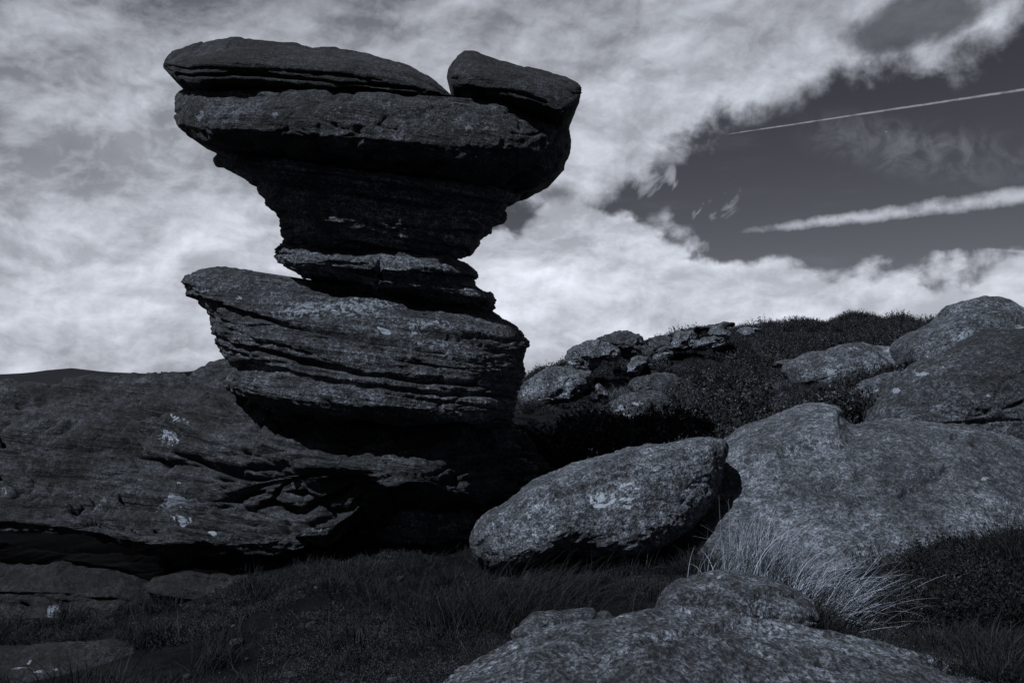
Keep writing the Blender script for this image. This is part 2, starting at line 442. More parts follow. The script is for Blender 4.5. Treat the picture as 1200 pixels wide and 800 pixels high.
def slab(name, top, bot, Y, prof, back, mat, res=1.6, lean=0.0, nu=None, endpow=0.5, parent=None, Sk=None, **opts):
    """long rock swept from left to right between two curves (photo px). prof: list of (v, metres towards us)"""
    top = np.asarray(top, float); bot = np.asarray(bot, float)
    xl, xr = top[0, 0], top[-1, 0]
    nu = nu or int(min(900, (xr - xl) / res))
    hh = np.max(np.abs(np.interp(np.linspace(xl, xr, 50), bot[:, 0], bot[:, 1]) - np.interp(np.linspace(xl, xr, 50), top[:, 0], top[:, 1])))
    nv = int(max(16, min(330, hh / res * 1.15))); nb = max(10, nv // 4)
    a = np.linspace(-1, 1, nu); u = np.sin(a * np.pi / 2 * 0.985) / math.sin(np.pi / 2 * .985)
    u = 0.5 * u + 0.5 * a
    px = (xl + xr) / 2 + u * (xr - xl) / 2
    ty = np.interp(px, top[:, 0], top[:, 1]); by = np.interp(px, bot[:, 0], bot[:, 1])
    k = max(1, nu // 60)
    ker = np.ones(2 * k + 1) / (2 * k + 1)
    ty = np.convolve(np.pad(ty, k, 'edge'), ker, 'valid'); by = np.convolve(np.pad(by, k, 'edge'), ker, 'valid')
    taper = np.clip(1 - np.abs(u) ** 6, 0, 1) ** endpow
    v = np.linspace(0, 1, nv); pv = np.asarray(prof, float)
    pr = np.interp(v, pv[:, 0], pv[:, 1]); kk = max(1, nv // 24)
    pr = np.convolve(np.pad(pr, kk, 'edge'), np.ones(2 * kk + 1) / (2 * kk + 1), 'valid')
    PXf = np.repeat(px[:, None], nv, 1); PYf = ty[:, None] + (by - ty)[:, None] * v[None]
    plane = Y + lean * (np.mean([top[:, 1].mean(), bot[:, 1].mean()]) - PYf) / 100.0
    Pf = at(PXf, PYf, plane - pr[None] * taper[:, None])
    vb = np.linspace(1, 0, nb + 2)[1:-1]
    # the hidden side closes in world space between the bottom and top front edges
    w = vb[None, :, None]
    Pb = Pf[:, -1:, :] * w + Pf[:, :1, :] * (1 - w)
    Pb[..., 1] += back * np.sin(np.pi * vb) ** 0.6 * taper[:, None]
    P = np.concatenate([Pf, Pb], 1)
    PX = np.concatenate([PXf, np.repeat(px[:, None], nb, 1)], 1); PY = np.concatenate([PYf, np.repeat(by[:, None], nb, 1)], 1)
    FR = np.concatenate([np.ones_like(PXf), np.zeros((nu, nb))], 1)
    vv = np.concatenate([v, vb])[None]
    S = (PY / FPX * 9.0) + 0 * vv if Sk is None else Sk * vv + 0 * PX
    return finish(name, P, PX, PY, FR, S, mat, opts, parent)


def stack(name, rows, Yc, back, mat, res=1.5, n=2.8, parent=None, sag=0.0, sm=0.012, **opts):
    """rock column from rows (xl, yl, xr, yr, metres towards us), photo px, top to bottom"""
    R = np.asarray(rows, float)
    seg = np.hypot(np.diff((R[:, 1] + R[:, 3]) / 2), np.diff(R[:, 4]) * 90) + np.hypot(np.diff(R[:, 0]), np.diff(R[:, 2])) * .25
    d = np.r_[0, np.cumsum(seg)]; nt = int(d[-1] / res)
    t = np.linspace(0, d[-1], nt)
    Q = np.stack([np.interp(t, d, R[:, k]) for k in range(5)], 1)
    k = max(1, int(nt * sm)); ker = np.ones(2 * k + 1) / (2 * k + 1)
    for c_ in range(5): Q[:, c_] = np.convolve(np.pad(Q[:, c_], k, 'edge'), ker, 'valid')
    wpx = np.max(R[:, 2] - R[:, 0]); nf = int(wpx / res * 1.25); nb = nf // 3
    a = np.linspace(-1, 1, nf); u = np.sin(a * np.pi / 2) * .55 + a * .45
    pf = np.clip(1 - np.abs(u) ** n, 0, 1) ** (1 / n)
    xl, yl, xr, yr, bf = [Q[:, i:i + 1] for i in range(5)]
    PX = (xl + xr) / 2 + u * (xr - xl) / 2; PY = (yl + yr) / 2 + u * (yr - yl) / 2
    sg = np.asarray([r[5] if len(r) > 5 else sag for r in rows], float) if False else sag
    PYs = PY + sg * (1 - u ** 2)
    P1 = at(PX, PYs, Yc - bf * pf)
    ub = np.linspace(1, -1, nb + 2)[1:-1]; pb = np.clip(1 - np.abs(ub) ** n, 0, 1) ** (1 / n)
    PXb = (xl + xr) / 2 + ub * (xr - xl) / 2; PYb = (yl + yr) / 2 + ub * (yr - yl) / 2
    P2 = at(PXb, PYb, Yc); P2[..., 1] += back * pb * np.clip(bf / R[:, 4].max(), .3, 1)
    P = np.concatenate([P1, P2], 1); PX = np.concatenate([PX, PXb], 1); PYa = np.concatenate([PYs, PYb], 1)
    FR = np.concatenate([np.ones_like(P1[..., 0]), np.zeros_like(P2[..., 0])], 1)
    tilt = np.median((R[:, 3] - R[:, 1]) / (R[:, 2] - R[:, 0]))
    S = (PYa - tilt * PX) / FPX * Yc
    return finish(name, P, PX, PYa, FR, S, mat, opts, parent)


# ------------------------------------------------------------------ materials
def new_mat(name):
    m = bpy.data.materials.new(name); m.use_nodes = True
    t = NT(m.node_tree); bs = m.node_tree.nodes['Principled BSDF']
    return m, t, bs


def tint(t, v, r=0.85, g=0.96, b=1.15):
    c = t.new('ShaderNodeCombineColor')
    t.put(c.inputs[0], t.mul(v, r)); t.put(c.inputs[1], t.mul(v, g)); t.put(c.inputs[2], t.mul(v, b)); return c.outputs[0]


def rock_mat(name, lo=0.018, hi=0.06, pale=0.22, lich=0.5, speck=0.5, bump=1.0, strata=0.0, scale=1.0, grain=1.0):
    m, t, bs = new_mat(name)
    tc = t.new('ShaderNodeTexCoord'); v = tc.outputs['Object']
    nA = t.noise(v, 1.1 * scale, 6.0, 0.6); nB = t.noise(v, 7.0 * scale, 6.0, 0.65); nC = t.noise(v, 55.0 * scale, 4.0, 0.7)
    nD = t.noise(v, 22.0 * scale, 5.0, 0.65, 0.6)
    base = t.mul(t.add(0.34, t.mul(t.sstep(nA, 0.34, 0.66), 0.55)), t.add(0.42, t.mul(t.sstep(nB, 0.36, 0.66), 0.68)))
    base = t.m('MULTIPLY', base, t.add(0.15 + .75 * (1 - grain), t.mul(t.sstep(nC, 0.36, 0.66), 1.9 * grain)))
    base = t.m('MULTIPLY', base, t.add(0.35, t.mul(t.sstep(nD, 0.36, 0.64), 1.25)))
    if strata:
        vv = t.comb(t.dot(v, (0.6, 0, 0)), t.dot(v, (0, 0.6, 0)), t.dot(v, (1.1, 0.0, 9.0)))
        nS = t.noise(vv, 2.0, 6.0, 0.6, 0.3)
        base = t.mul(base, t.add(1 - strata * .6, t.mul(t.sstep(nS, 0.35, 0.65), strata)))
    val = t.add(lo, t.mul(base, hi - lo))
    # crust lichen flecks: brighter where the surface looks at the sky
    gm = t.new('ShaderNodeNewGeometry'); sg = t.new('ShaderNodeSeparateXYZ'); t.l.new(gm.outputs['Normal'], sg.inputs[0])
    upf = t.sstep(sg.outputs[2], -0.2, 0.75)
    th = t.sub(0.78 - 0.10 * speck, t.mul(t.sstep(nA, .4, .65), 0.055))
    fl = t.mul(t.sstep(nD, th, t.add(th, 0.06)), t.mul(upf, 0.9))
    gl = t.mul(t.sstep(nC, t.sub(0.80 - 0.08 * speck, t.mul(t.sstep(nB, .4, .65), .05)), 0.86), 0.55)
    at_ = t.new('ShaderNodeAttribute', attribute_name='lichen')  # lichen spots, plus the painted sunlight patch on the foot
    lm = t.sstep(t.add(t.mul(at_.outputs['Fac'], 1.25), t.mul(t.sub(nD, 0.5), 1.6)), 0.55, 0.85)
    lm = t.mul(lm, t.m('GREATER_THAN', at_.outputs['Fac'], 0.02))
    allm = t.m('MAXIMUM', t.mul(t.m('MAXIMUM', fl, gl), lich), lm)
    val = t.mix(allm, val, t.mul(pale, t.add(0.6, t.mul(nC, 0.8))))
    t.l.new(tint(t, val), bs.inputs['Base Color'])
    bs.inputs['Roughness'].default_value = 0.82; bs.inputs['Specular IOR Level'].default_value = 0.28
    hgt = t.add(t.mul(nC, 0.017 / scale), t.mul(nD, 0.036 / scale))
    hgt = t.add(hgt, t.mul(nB, 0.06 / scale))
    vo = t.new('ShaderNodeTexVoronoi', feature='F1'); t.put(vo.inputs['Vector'], v); vo.inputs['Scale'].default_value = 34.0 * scale
    hgt = t.add(hgt, t.mul(t.sstep(vo.outputs['Distance'], 0.0, 0.35), 0.009 / scale))
    if strata:
        hgt = t.add(hgt, t.mul(nS, 0.11 * strata))
    bp = t.new('ShaderNodeBump'); bp.inputs['Strength'].default_value = min(1.0, 0.9 * bump); bp.inputs['Distance'].default_value = 1.25 * bump
    t.l.new(hgt, bp.inputs['Height']); t.l.new(bp.outputs[0], bs.inputs['Normal'])
    return m


M = {}
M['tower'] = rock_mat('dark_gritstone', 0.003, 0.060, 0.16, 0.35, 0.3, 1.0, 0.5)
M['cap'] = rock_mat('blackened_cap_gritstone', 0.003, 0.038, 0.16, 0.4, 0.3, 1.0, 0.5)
M['neck'] = rock_mat('banded_neck_gritstone', 0.010, 0.170, 0.30, 0.4, 0.4, 1.1, 0.85)  # colour raised to lighten the shade under the cap, so the strata show
M['foot'] = rock_mat('banded_base_gritstone', 0.010, 0.20, 0.30, 0.4, 0.4, 1.1, 0.7)  # colour raised in place of light, brightening the shadow under the waist
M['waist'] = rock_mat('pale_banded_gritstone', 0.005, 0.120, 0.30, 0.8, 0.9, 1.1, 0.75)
M['outcrop'] = rock_mat('weathered_outcrop_gritstone', 0.002, 0.054, 0.26, 0.6, 0.5, .9, 0.8, 1.0, .75)
M['darkrock'] = rock_mat('lower_dark_gritstone', 0.002, 0.024, 0.2, 0.3, 0.2, .9, 0.6, 1.0, .8)  # darker gritstone for the low slabs at lower left
M['boulder'] = rock_mat('speckled_boulder_gritstone', 0.003, 0.20, 0.32, 0.8, 0.9, 1.0, 0.0, 1.0, .8)
M['smooth'] = rock_mat('smooth_grey_gritstone', 0.006, 0.165, 0.24, 0.5, 0.6, 0.9, 0.0, 1.0, .75)
M['fore'] = rock_mat('foreground_gritstone', 0.003, 0.150, 0.30, 0.9, 1.0, 1.0, 0.0, 1.0, .9)
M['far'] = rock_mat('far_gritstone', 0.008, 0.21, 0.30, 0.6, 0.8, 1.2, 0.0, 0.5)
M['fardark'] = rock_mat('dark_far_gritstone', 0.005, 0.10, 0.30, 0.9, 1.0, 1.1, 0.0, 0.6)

m, t, bs = new_mat('dark_peat_and_moss'); M['soil'] = m
v = t.new('ShaderNodeTexCoord').outputs['Object']
nn = t.noise(v, 3.0, 8.0, 0.7); n2_ = t.noise(v, 30.0, 4.0, 0.7); nf_ = t.noise(v, 0.02, 6.0, 0.6)
t.l.new(tint(t, t.mul(t.add(0.004, t.mul(t.sstep(nn, .3, .7), 0.016)), t.add(0.5, t.mul(nf_, 0.9)))), bs.inputs['Base Color'])
bs.inputs['Roughness'].default_value = 0.95; bs.inputs['Specular IOR Level'].default_value = 0.1
bp = t.new('ShaderNodeBump'); bp.inputs['Distance'].default_value = 0.35; t.l.new(t.add(nn, t.mul(n2_, .4)), bp.inputs['Height']); t.l.new(bp.outputs[0], bs.inputs['Normal'])


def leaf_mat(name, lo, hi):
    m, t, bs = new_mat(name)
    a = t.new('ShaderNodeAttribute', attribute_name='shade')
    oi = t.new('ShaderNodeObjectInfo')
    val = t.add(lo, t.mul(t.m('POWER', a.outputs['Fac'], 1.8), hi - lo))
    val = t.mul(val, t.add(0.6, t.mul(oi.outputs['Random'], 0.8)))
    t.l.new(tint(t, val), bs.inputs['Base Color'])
    bs.inputs['Roughness'].default_value = 0.75; bs.inputs['Specular IOR Level'].default_value = 0.2
    return m


M['heather'] = leaf_mat('heather_foliage', 0.003, 0.105)
M['darkheather'] = leaf_mat('dark_bilberry_foliage', 0.002, 0.040)  # foliage darker than the slope heather
M['straw'] = leaf_mat('bleached_moor_grass', 0.01, 0.52)
M['dullgrass'] = leaf_mat('dull_moor_grass', 0.002, 0.022)
M['palegrass'] = leaf_mat('pale_hill_grass', 0.02, 0.16)
m, t, bs = new_mat('white_aircraft_paint'); M['white'] = m
bs.inputs['Base Color'].default_value = (.75, .78, .82, 1); bs.inputs['Roughness'].default_value = .3

# ------------------------------------------------------------------ ground
ctrl = [(600, 800, 4.5), (420, 790, 4.9), (300, 790, 5.4), (450, 700, 6.6), (300, 690, 7.0), (500, 655, 8.0), (700, 692, 6.6), (620, 760, 5.2), (820, 740, 5.2), (900, 716, 5.6),
        (1150, 770, 4.6), (1050, 700, 5.8), (1000, 690, 6.2), (1150, 668, 6.4), (1100, 655, 7.0), (1190, 650, 7.0), (1300, 640, 7.4), (100, 778, 6.4), (-100, 790, 6.6), (200, 700, 8.3), (0, 690, 8.6),
        (640, 562, 10), (660, 545, 11), (700, 522, 12.5), (850, 522, 12), (800, 492, 15), (680, 488, 15), (1000, 500, 13), (1100, 480, 14), (620, 478, 16), (720, 446, 20), (850, 452, 19),
        (900, 424, 24), (960, 440, 20), (1000, 404, 30), (1060, 386, 38), (775, 416, 27), (850, 402, 32), (700, 430, 24), (640, 458, 22), (900, 390, 40), (960, 381, 42), (1000, 377, 42), (1040, 379, 42), (1100, 381, 42), (1250, 381, 42),
        (780, 402, 36), (700, 432, 34), (630, 446, 30)]
W = [at(*c) for c in ctrl]
W += [np.array(p, float) for p in [(0, 0, 0.05), (-3, 1, -.1), (3, 1, .1), (0, -8, 0), (8, -5, .6), (-8, -5, -.6), (8, 2, .6), (-9, 2, -.7), (0, 2.5, 0.05), (-10, 10, -.6), (-12, 16, -.9), (-4, 14, -.2), (0, 18, .2), (-25, 30, -3), (-8, 30, -1.5), (0, 32, .2),
      (6, 52, 2.6), (16, 55, 3.8), (30, 55, 4.0), (30, 110, 3), (0, 110, -3), (-60, 110, -9), (60, 20, 5), (60, 50, 5), (-60, 20, -5), (-60, -40, -5), (60, -40, 4), (0, -60, 0), (0, 300, -10), (-200, 300, -16), (200, 300, 1),
      (-3, 9.5, -.2), (-5, 9.5, -.3)]]
W += [at(x, y, 700.0) for x, y in [(-700, 442), (-300, 441), (-60, 441), (10, 440), (40, 436), (78, 430), (115, 436), (170, 438), (300, 441), (600, 443), (900, 441), (1300, 438), (1900, 440)]]
W += [at(x, 443.0, q_) for q_ in (950., 1300., 1900.) for x in (-900, 0, 300, 600, 1200, 2100)]
W += [at(x, 443.0, 3000.0) for x in (-900, 0, 600, 1200, 2100)] + [at(x, 444.2, 9000.0) for x in (-900, 0, 600, 1200, 2100)]
W = np.array(W)


def warp_xy(x, y):
    yc = np.maximum(y, 0)
    return np.stack([1.3 * x / (yc + 5.0), np.log(yc + 2.5) + np.minimum(y, 0) * 0.05], -1)


Cw = warp_xy(W[:, 0], W[:, 1]); A_ = np.hypot(*(Cw[:, None] - Cw[None]).transpose(2, 0, 1))
A_ = np.block([[A_ + 0 * np.eye(len(W)), np.ones((len(W), 1))], [np.ones((1, len(W))), np.zeros((1, 1))]])
# heights relative to the eye are scaled by distance so near and far fit the same surface
scl = np.maximum(W[:, 1], 4.0)
coef = np.linalg.solve(A_, np.r_[(W[:, 2] - EYE) / scl, 0])


def ground_z(x, y):
    x = np.asarray(x, float); y = np.asarray(y, float); sh = x.shape
    q = warp_xy(x.ravel(), y.ravel()); out = np.empty(len(q))
    for i in range(0, len(q), 20000):
        r = np.hypot(q[i:i + 20000, None, 0] - Cw[None, :, 0], q[i:i + 20000, None, 1] - Cw[None, :, 1])
        out[i:i + 20000] = r @ coef[:-1] + coef[-1]
    z = out.reshape(sh) * np.maximum(y, 4.0) + EYE
    P = np.stack([x, y, 0 * x], -1)
    near = np.clip(1 - y / 200, 0, 1)
    return z + 0.09 * near * fbm(P, 0.9, 3, .5, 2.0) + near * np.clip((y - 16) / 14, 0, 1) * (0.35 * fbm(P, 0.22, 2, .5, 6.0) + .30 * fbm(P, 0.8, 3, .5, 16.0))


ax = np.sinh(np.linspace(-1, 1, 330) * 9.0) / math.sinh(9.0) * 6000
ay = np.concatenate([-np.sinh(np.linspace(1, 0.02, 60) * 8) / math.sinh(8) * 6000, np.exp(np.linspace(math.log(.12), math.log(6000), 400)) - .1])
# finer near field
gx, gy = np.meshgrid(ax, ay, indexing='ij')
gx = gx / 6000 * np.where(gy > 5, 6000, 6000)
gz = ground_z(gx, gy)
V = np.stack([gx, gy, gz], -1); nI, nJ = gx.shape; idx = np.arange(nI * nJ).reshape(nI, nJ)
Q = np.stack([idx[:-1, :-1], idx[1:, :-1], idx[1:, 1:], idx[:-1, 1:]], -1).reshape(-1, 4)
g = make_mesh('ground', V.reshape(-1, 3), Q, M['soil']); tag(g, kind='structure')

# ------------------------------------------------------------------ the balanced rock tower
YC = 9.3
tower = tag(empty('rock_tower', at(520, 655, YC)), 'tall mushroom shaped gritstone tower of stacked dark layers, wide capstone on a narrow neck', 'rock formation')
NB = dict(mid=0.05, midf=1.7, fine=0.012, finef=9.0, foot=False)
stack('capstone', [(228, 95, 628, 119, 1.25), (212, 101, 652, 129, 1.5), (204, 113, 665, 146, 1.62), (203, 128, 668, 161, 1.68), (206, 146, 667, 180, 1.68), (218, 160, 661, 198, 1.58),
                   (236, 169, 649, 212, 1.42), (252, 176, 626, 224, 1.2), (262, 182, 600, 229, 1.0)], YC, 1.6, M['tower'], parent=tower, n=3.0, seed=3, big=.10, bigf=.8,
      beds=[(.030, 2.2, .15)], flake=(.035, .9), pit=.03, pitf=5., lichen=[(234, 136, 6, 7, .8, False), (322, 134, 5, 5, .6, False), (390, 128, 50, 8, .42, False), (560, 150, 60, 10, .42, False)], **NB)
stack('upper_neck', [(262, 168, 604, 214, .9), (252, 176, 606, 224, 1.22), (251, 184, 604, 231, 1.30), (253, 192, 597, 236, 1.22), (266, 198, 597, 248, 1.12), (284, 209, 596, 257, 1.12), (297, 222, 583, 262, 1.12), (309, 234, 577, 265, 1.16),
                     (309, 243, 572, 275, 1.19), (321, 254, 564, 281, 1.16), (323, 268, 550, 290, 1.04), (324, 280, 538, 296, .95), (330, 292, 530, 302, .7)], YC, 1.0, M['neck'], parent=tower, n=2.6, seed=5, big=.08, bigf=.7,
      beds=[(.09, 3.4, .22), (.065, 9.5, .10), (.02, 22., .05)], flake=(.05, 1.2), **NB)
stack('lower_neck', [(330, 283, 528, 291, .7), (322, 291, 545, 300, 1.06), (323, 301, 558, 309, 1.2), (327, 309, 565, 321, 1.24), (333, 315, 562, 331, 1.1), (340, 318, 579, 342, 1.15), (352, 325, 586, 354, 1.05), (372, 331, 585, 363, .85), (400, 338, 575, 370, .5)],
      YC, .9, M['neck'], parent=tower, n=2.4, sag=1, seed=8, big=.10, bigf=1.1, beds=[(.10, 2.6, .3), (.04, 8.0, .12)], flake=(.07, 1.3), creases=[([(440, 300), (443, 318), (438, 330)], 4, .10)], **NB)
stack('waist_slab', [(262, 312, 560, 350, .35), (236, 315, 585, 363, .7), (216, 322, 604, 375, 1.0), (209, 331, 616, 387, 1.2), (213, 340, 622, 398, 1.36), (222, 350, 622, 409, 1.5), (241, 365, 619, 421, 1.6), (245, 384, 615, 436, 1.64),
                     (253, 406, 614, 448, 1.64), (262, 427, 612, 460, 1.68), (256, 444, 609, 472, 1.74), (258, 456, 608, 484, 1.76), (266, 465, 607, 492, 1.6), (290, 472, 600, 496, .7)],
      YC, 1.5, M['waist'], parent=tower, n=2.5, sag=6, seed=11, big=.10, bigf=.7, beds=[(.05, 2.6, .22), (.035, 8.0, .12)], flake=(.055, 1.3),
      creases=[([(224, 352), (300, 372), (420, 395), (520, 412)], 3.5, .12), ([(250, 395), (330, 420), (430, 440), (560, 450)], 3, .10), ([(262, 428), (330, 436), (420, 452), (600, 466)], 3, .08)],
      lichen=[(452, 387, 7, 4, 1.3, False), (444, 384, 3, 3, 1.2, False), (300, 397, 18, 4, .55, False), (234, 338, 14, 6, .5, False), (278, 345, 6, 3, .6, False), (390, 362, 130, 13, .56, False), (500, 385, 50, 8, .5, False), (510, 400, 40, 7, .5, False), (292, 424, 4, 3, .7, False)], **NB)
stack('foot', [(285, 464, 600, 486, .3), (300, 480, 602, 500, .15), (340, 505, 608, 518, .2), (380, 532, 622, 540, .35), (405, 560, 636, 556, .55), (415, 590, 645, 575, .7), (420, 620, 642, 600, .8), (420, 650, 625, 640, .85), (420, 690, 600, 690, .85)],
      YC, 1.3, M['foot'], parent=tower, n=2.4, sag=2, seed=14, big=.20, bigf=.9, beds=[(.10, 2.8, .5), (.05, 8.0, .2)], cracks=.05, flake=(.09, 1.0), lichen=[(514, 594, 18, 18, .62, False), (580, 545, 30, 14, .4, False), (600, 585, 30, 14, .4, False)], **NB)  # first lichen entry paints a patch of sunlight onto the foot

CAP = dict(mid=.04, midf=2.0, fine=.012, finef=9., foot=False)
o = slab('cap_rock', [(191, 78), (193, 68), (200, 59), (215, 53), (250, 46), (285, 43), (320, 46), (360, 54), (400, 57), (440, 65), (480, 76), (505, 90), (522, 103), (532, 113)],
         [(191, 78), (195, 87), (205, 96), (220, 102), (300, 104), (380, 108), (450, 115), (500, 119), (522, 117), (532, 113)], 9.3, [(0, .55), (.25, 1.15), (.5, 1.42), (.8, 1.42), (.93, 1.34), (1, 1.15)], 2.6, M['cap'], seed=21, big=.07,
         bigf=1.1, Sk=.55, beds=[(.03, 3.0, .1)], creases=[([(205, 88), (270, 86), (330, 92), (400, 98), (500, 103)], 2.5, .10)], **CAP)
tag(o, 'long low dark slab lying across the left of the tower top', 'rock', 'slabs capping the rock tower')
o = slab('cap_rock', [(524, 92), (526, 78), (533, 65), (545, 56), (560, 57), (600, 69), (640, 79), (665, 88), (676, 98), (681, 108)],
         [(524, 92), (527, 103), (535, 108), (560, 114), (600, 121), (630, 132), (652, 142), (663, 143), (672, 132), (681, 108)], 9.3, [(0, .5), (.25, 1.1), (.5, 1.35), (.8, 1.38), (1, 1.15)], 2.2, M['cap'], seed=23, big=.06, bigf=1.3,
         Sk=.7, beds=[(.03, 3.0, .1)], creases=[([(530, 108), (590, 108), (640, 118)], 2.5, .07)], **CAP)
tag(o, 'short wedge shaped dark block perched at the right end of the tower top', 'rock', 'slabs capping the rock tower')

# ------------------------------------------------------------------ outcrop under and left of the tower
outc = tag(empty('rock_outcrop', at(150, 690, 8.3)), 'long low layered rock platform running under the tower to the left edge', 'rock outcrop')
slab('upper_platform', [(-330, 500), (-250, 470), (-120, 452), (0, 451), (60, 447), (100, 442), (140, 435), (170, 430), (210, 422), (262, 418), (330, 422), (440, 438), (540, 462), (600, 496), (632, 530), (648, 562), (655, 590)],
     [(-330, 580), (-250, 610), (-120, 622), (0, 627), (100, 641), (180, 660), (260, 663), (330, 656), (390, 640), (430, 624), (470, 606), (530, 604), (580, 618), (620, 622), (645, 612), (655, 596)],
     9.0, [(0, -2.4), (.1, -1.7), (.22, -1.0), (.38, -.35), (.44, -.15), (.47, -.16), (.6, .25), (.78, .8), (.9, 1.1), (1, .95)], 2.0, M['outcrop'], res=1.7, parent=outc, seed=31, big=.24, bigf=.55,
     mid=.11, midf=1.6, fine=.016, finef=8., wf=.35, beds=[(.12, 2.3, .9), (.07, 6.5, .5), (.045, 14., .3)], foot=False, pull=[(430, 520, 175, 66, 1.18), (545, 640, 95, 38, -1.3)], flake=(.13, .75), cracks=.10, wide=.05, crs=1.8,
     creases=[([(0, 512), (60, 528), (150, 524), (200, 540), (260, 545), (330, 540)], 3.5, .15), ([(-20, 590), (60, 600), (130, 612), (200, 622), (300, 640)], 2.5, .06), ([(20, 470), (60, 462), (110, 455), (170, 452)], 2.5, .06), ([(80, 492), (140, 500), (200, 505), (260, 520)], 2.5, .07), ([(250, 600), (300, 610), (350, 625)], 2.5, .06), ([(330, 560), (380, 575), (430, 585)], 3, .08), ([(0, 545), (80, 552), (160, 556)], 2.5, .06), ([(120, 474), (150, 478), (190, 488), (240, 490)], 3, .12), ([(230, 450), (255, 470), (280, 490)], 2.5, .10), ([(0, 560), (60, 575), (120, 580)], 3, .12),
              ([(140, 577), (170, 582), (240, 580), (300, 578)], 3, .12), ([(180, 610), (230, 612), (270, 620), (320, 630)], 3, .12), ([(200, 525), (250, 545), (290, 558), (340, 552), (430, 560)], 3.5, .14), ([(300, 590), (350, 600), (400, 585)], 3, .10)],
     lichen=[(208, 598, 12, 8, .9, True), (210, 600, 5, 4, .9, False), (245, 624, 7, 3, 1.1, False), (134, 641, 3, 3, 1.1, False), (262, 550, 3.5, 2, 1.2, True), (205, 578, 30, 2.5, .9, False), (200, 515, 18, 8, .6, False), (215, 500, 20, 5, .5, False),
             (185, 482, 10, 3, .6, False), (207, 548, 2, 2, 1.1, False), (208, 564, 2, 2, 1.1, False), (240, 538, 12, 3, .5, False), (370, 620, 26, 10, .45, False), (355, 572, 12, 3, .6, False), (395, 600, 10, 4, .5, False), (5, 570, 8, 8, .5, False)])
slab('lower_ledge', [(-330, 690), (-200, 655), (-50, 645), (60, 652), (140, 664), (200, 684), (240, 720)], [(-330, 810), (-200, 800), (-50, 792), (60, 788), (140, 784), (200, 770), (240, 735)],
     8.1, [(0, -.25), (.2, .1), (.27, .28), (.45, .30), (.5, .46), (.72, .50), (.78, .68), (1, .72)], 1.6, M['darkrock'], res=1.8, parent=outc, seed=35, big=.14, bigf=.8, mid=.06, midf=1.8, fine=.014, flake=(.10,.8), beds=[(.08, 2.4, .4), (.05, 7., .2)], foot=False,
     lichen=[(62, 714, 9, 7, .95, False), (160, 698, 8, 4, .35, False)])
slab('tongue_ledge', [(168, 684), (180, 674), (215, 668), (260, 672), (330, 676), (400, 684), (420, 690)], [(168, 690), (185, 704), (220, 712), (260, 714), (330, 712), (400, 700), (420, 694)], 8.0, [(0, 0), (.4, .15), (.8, .25), (1, .15)], .7, M['darkrock'],
     parent=outc, seed=37, big=.06, mid=.05, fine=.012, flake=(.07, .9), foot=False)

o = slab('low_rock', [(-160, 800), (-100, 775), (0, 762), (60, 760), (120, 764), (180, 778), (230, 800), (250, 830)], [(-160, 880), (-100, 900), (0, 930), (60, 940), (120, 930), (180, 910), (230, 880), (250, 850)],
         5.7, [(0, -.5), (.2, -.05), (.5, .4), (1, .8)], .8, M['darkrock'], seed=41, big=.12, mid=.05, fine=.014, flake=(.06,.9), lichen=[(22, 781, 12, 3, .8, False), (45, 784, 10, 3, .8, False), (35, 772, 5, 3, .8, False), (65, 778, 4, 3, .8, False), (120, 796, 20, 5, .5, False)])
tag(o, 'dark rock in the bottom left corner with a cluster of pale lichen flecks', 'rock')

# ------------------------------------------------------------------ boulders on the right
BO = dict(mid=.035, midf=2.4, fine=.022, finef=14., cracks=.010)
o = boulder('boulder', [(549, 636), (552, 622), (566, 609), (590, 596), (612, 578), (640, 562), (668, 548), (700, 537), (740, 527), (790, 520), (830, 514), (848, 516), (852, 526), (848, 540), (843, 557), (836, 580), (824, 602), (806, 624), (784, 643), (760, 655), (735, 661), (705, 656), (680, 650), (655, 652), (628, 663), (600, 668), (572, 664), (555, 652)],
            7.6, .72, .9, M['boulder'], lean=.35, q=.6, flake=(.03, 1.1), centre=(690, 598), seed=51, big=.06, bigf=.9, pit=.012, pitf=14.,
            creases=[([(560, 640), (600, 600), (660, 578), (740, 555), (790, 548)], 3, .04), ([(620, 590), (660, 565), (740, 545), (790, 535)], 2.5, .03), ([(600, 590), (650, 565), (720, 545)], 2.0, .025), ([(575, 622), (610, 600), (640, 588)], 2, .03)],
            lichen=[(706, 583, 17, 12, 1.2, True), (703, 582, 10, 8, .72, False), (738, 576, 15, 12, 1.25, True), (722, 588, 7, 5, .6, True), (648, 622, 5, 8, .8, True), (735, 594, 5, 3, 1.1, False), (582, 605, 7, 10, .6, True), (640, 585, 50, 16, .36, False), (730, 550, 70, 10, .36, False)], **BO)
tag(o, 'pointed oval boulder with bright white ring shaped lichen patches, leaning on the biggest boulder', 'boulder')
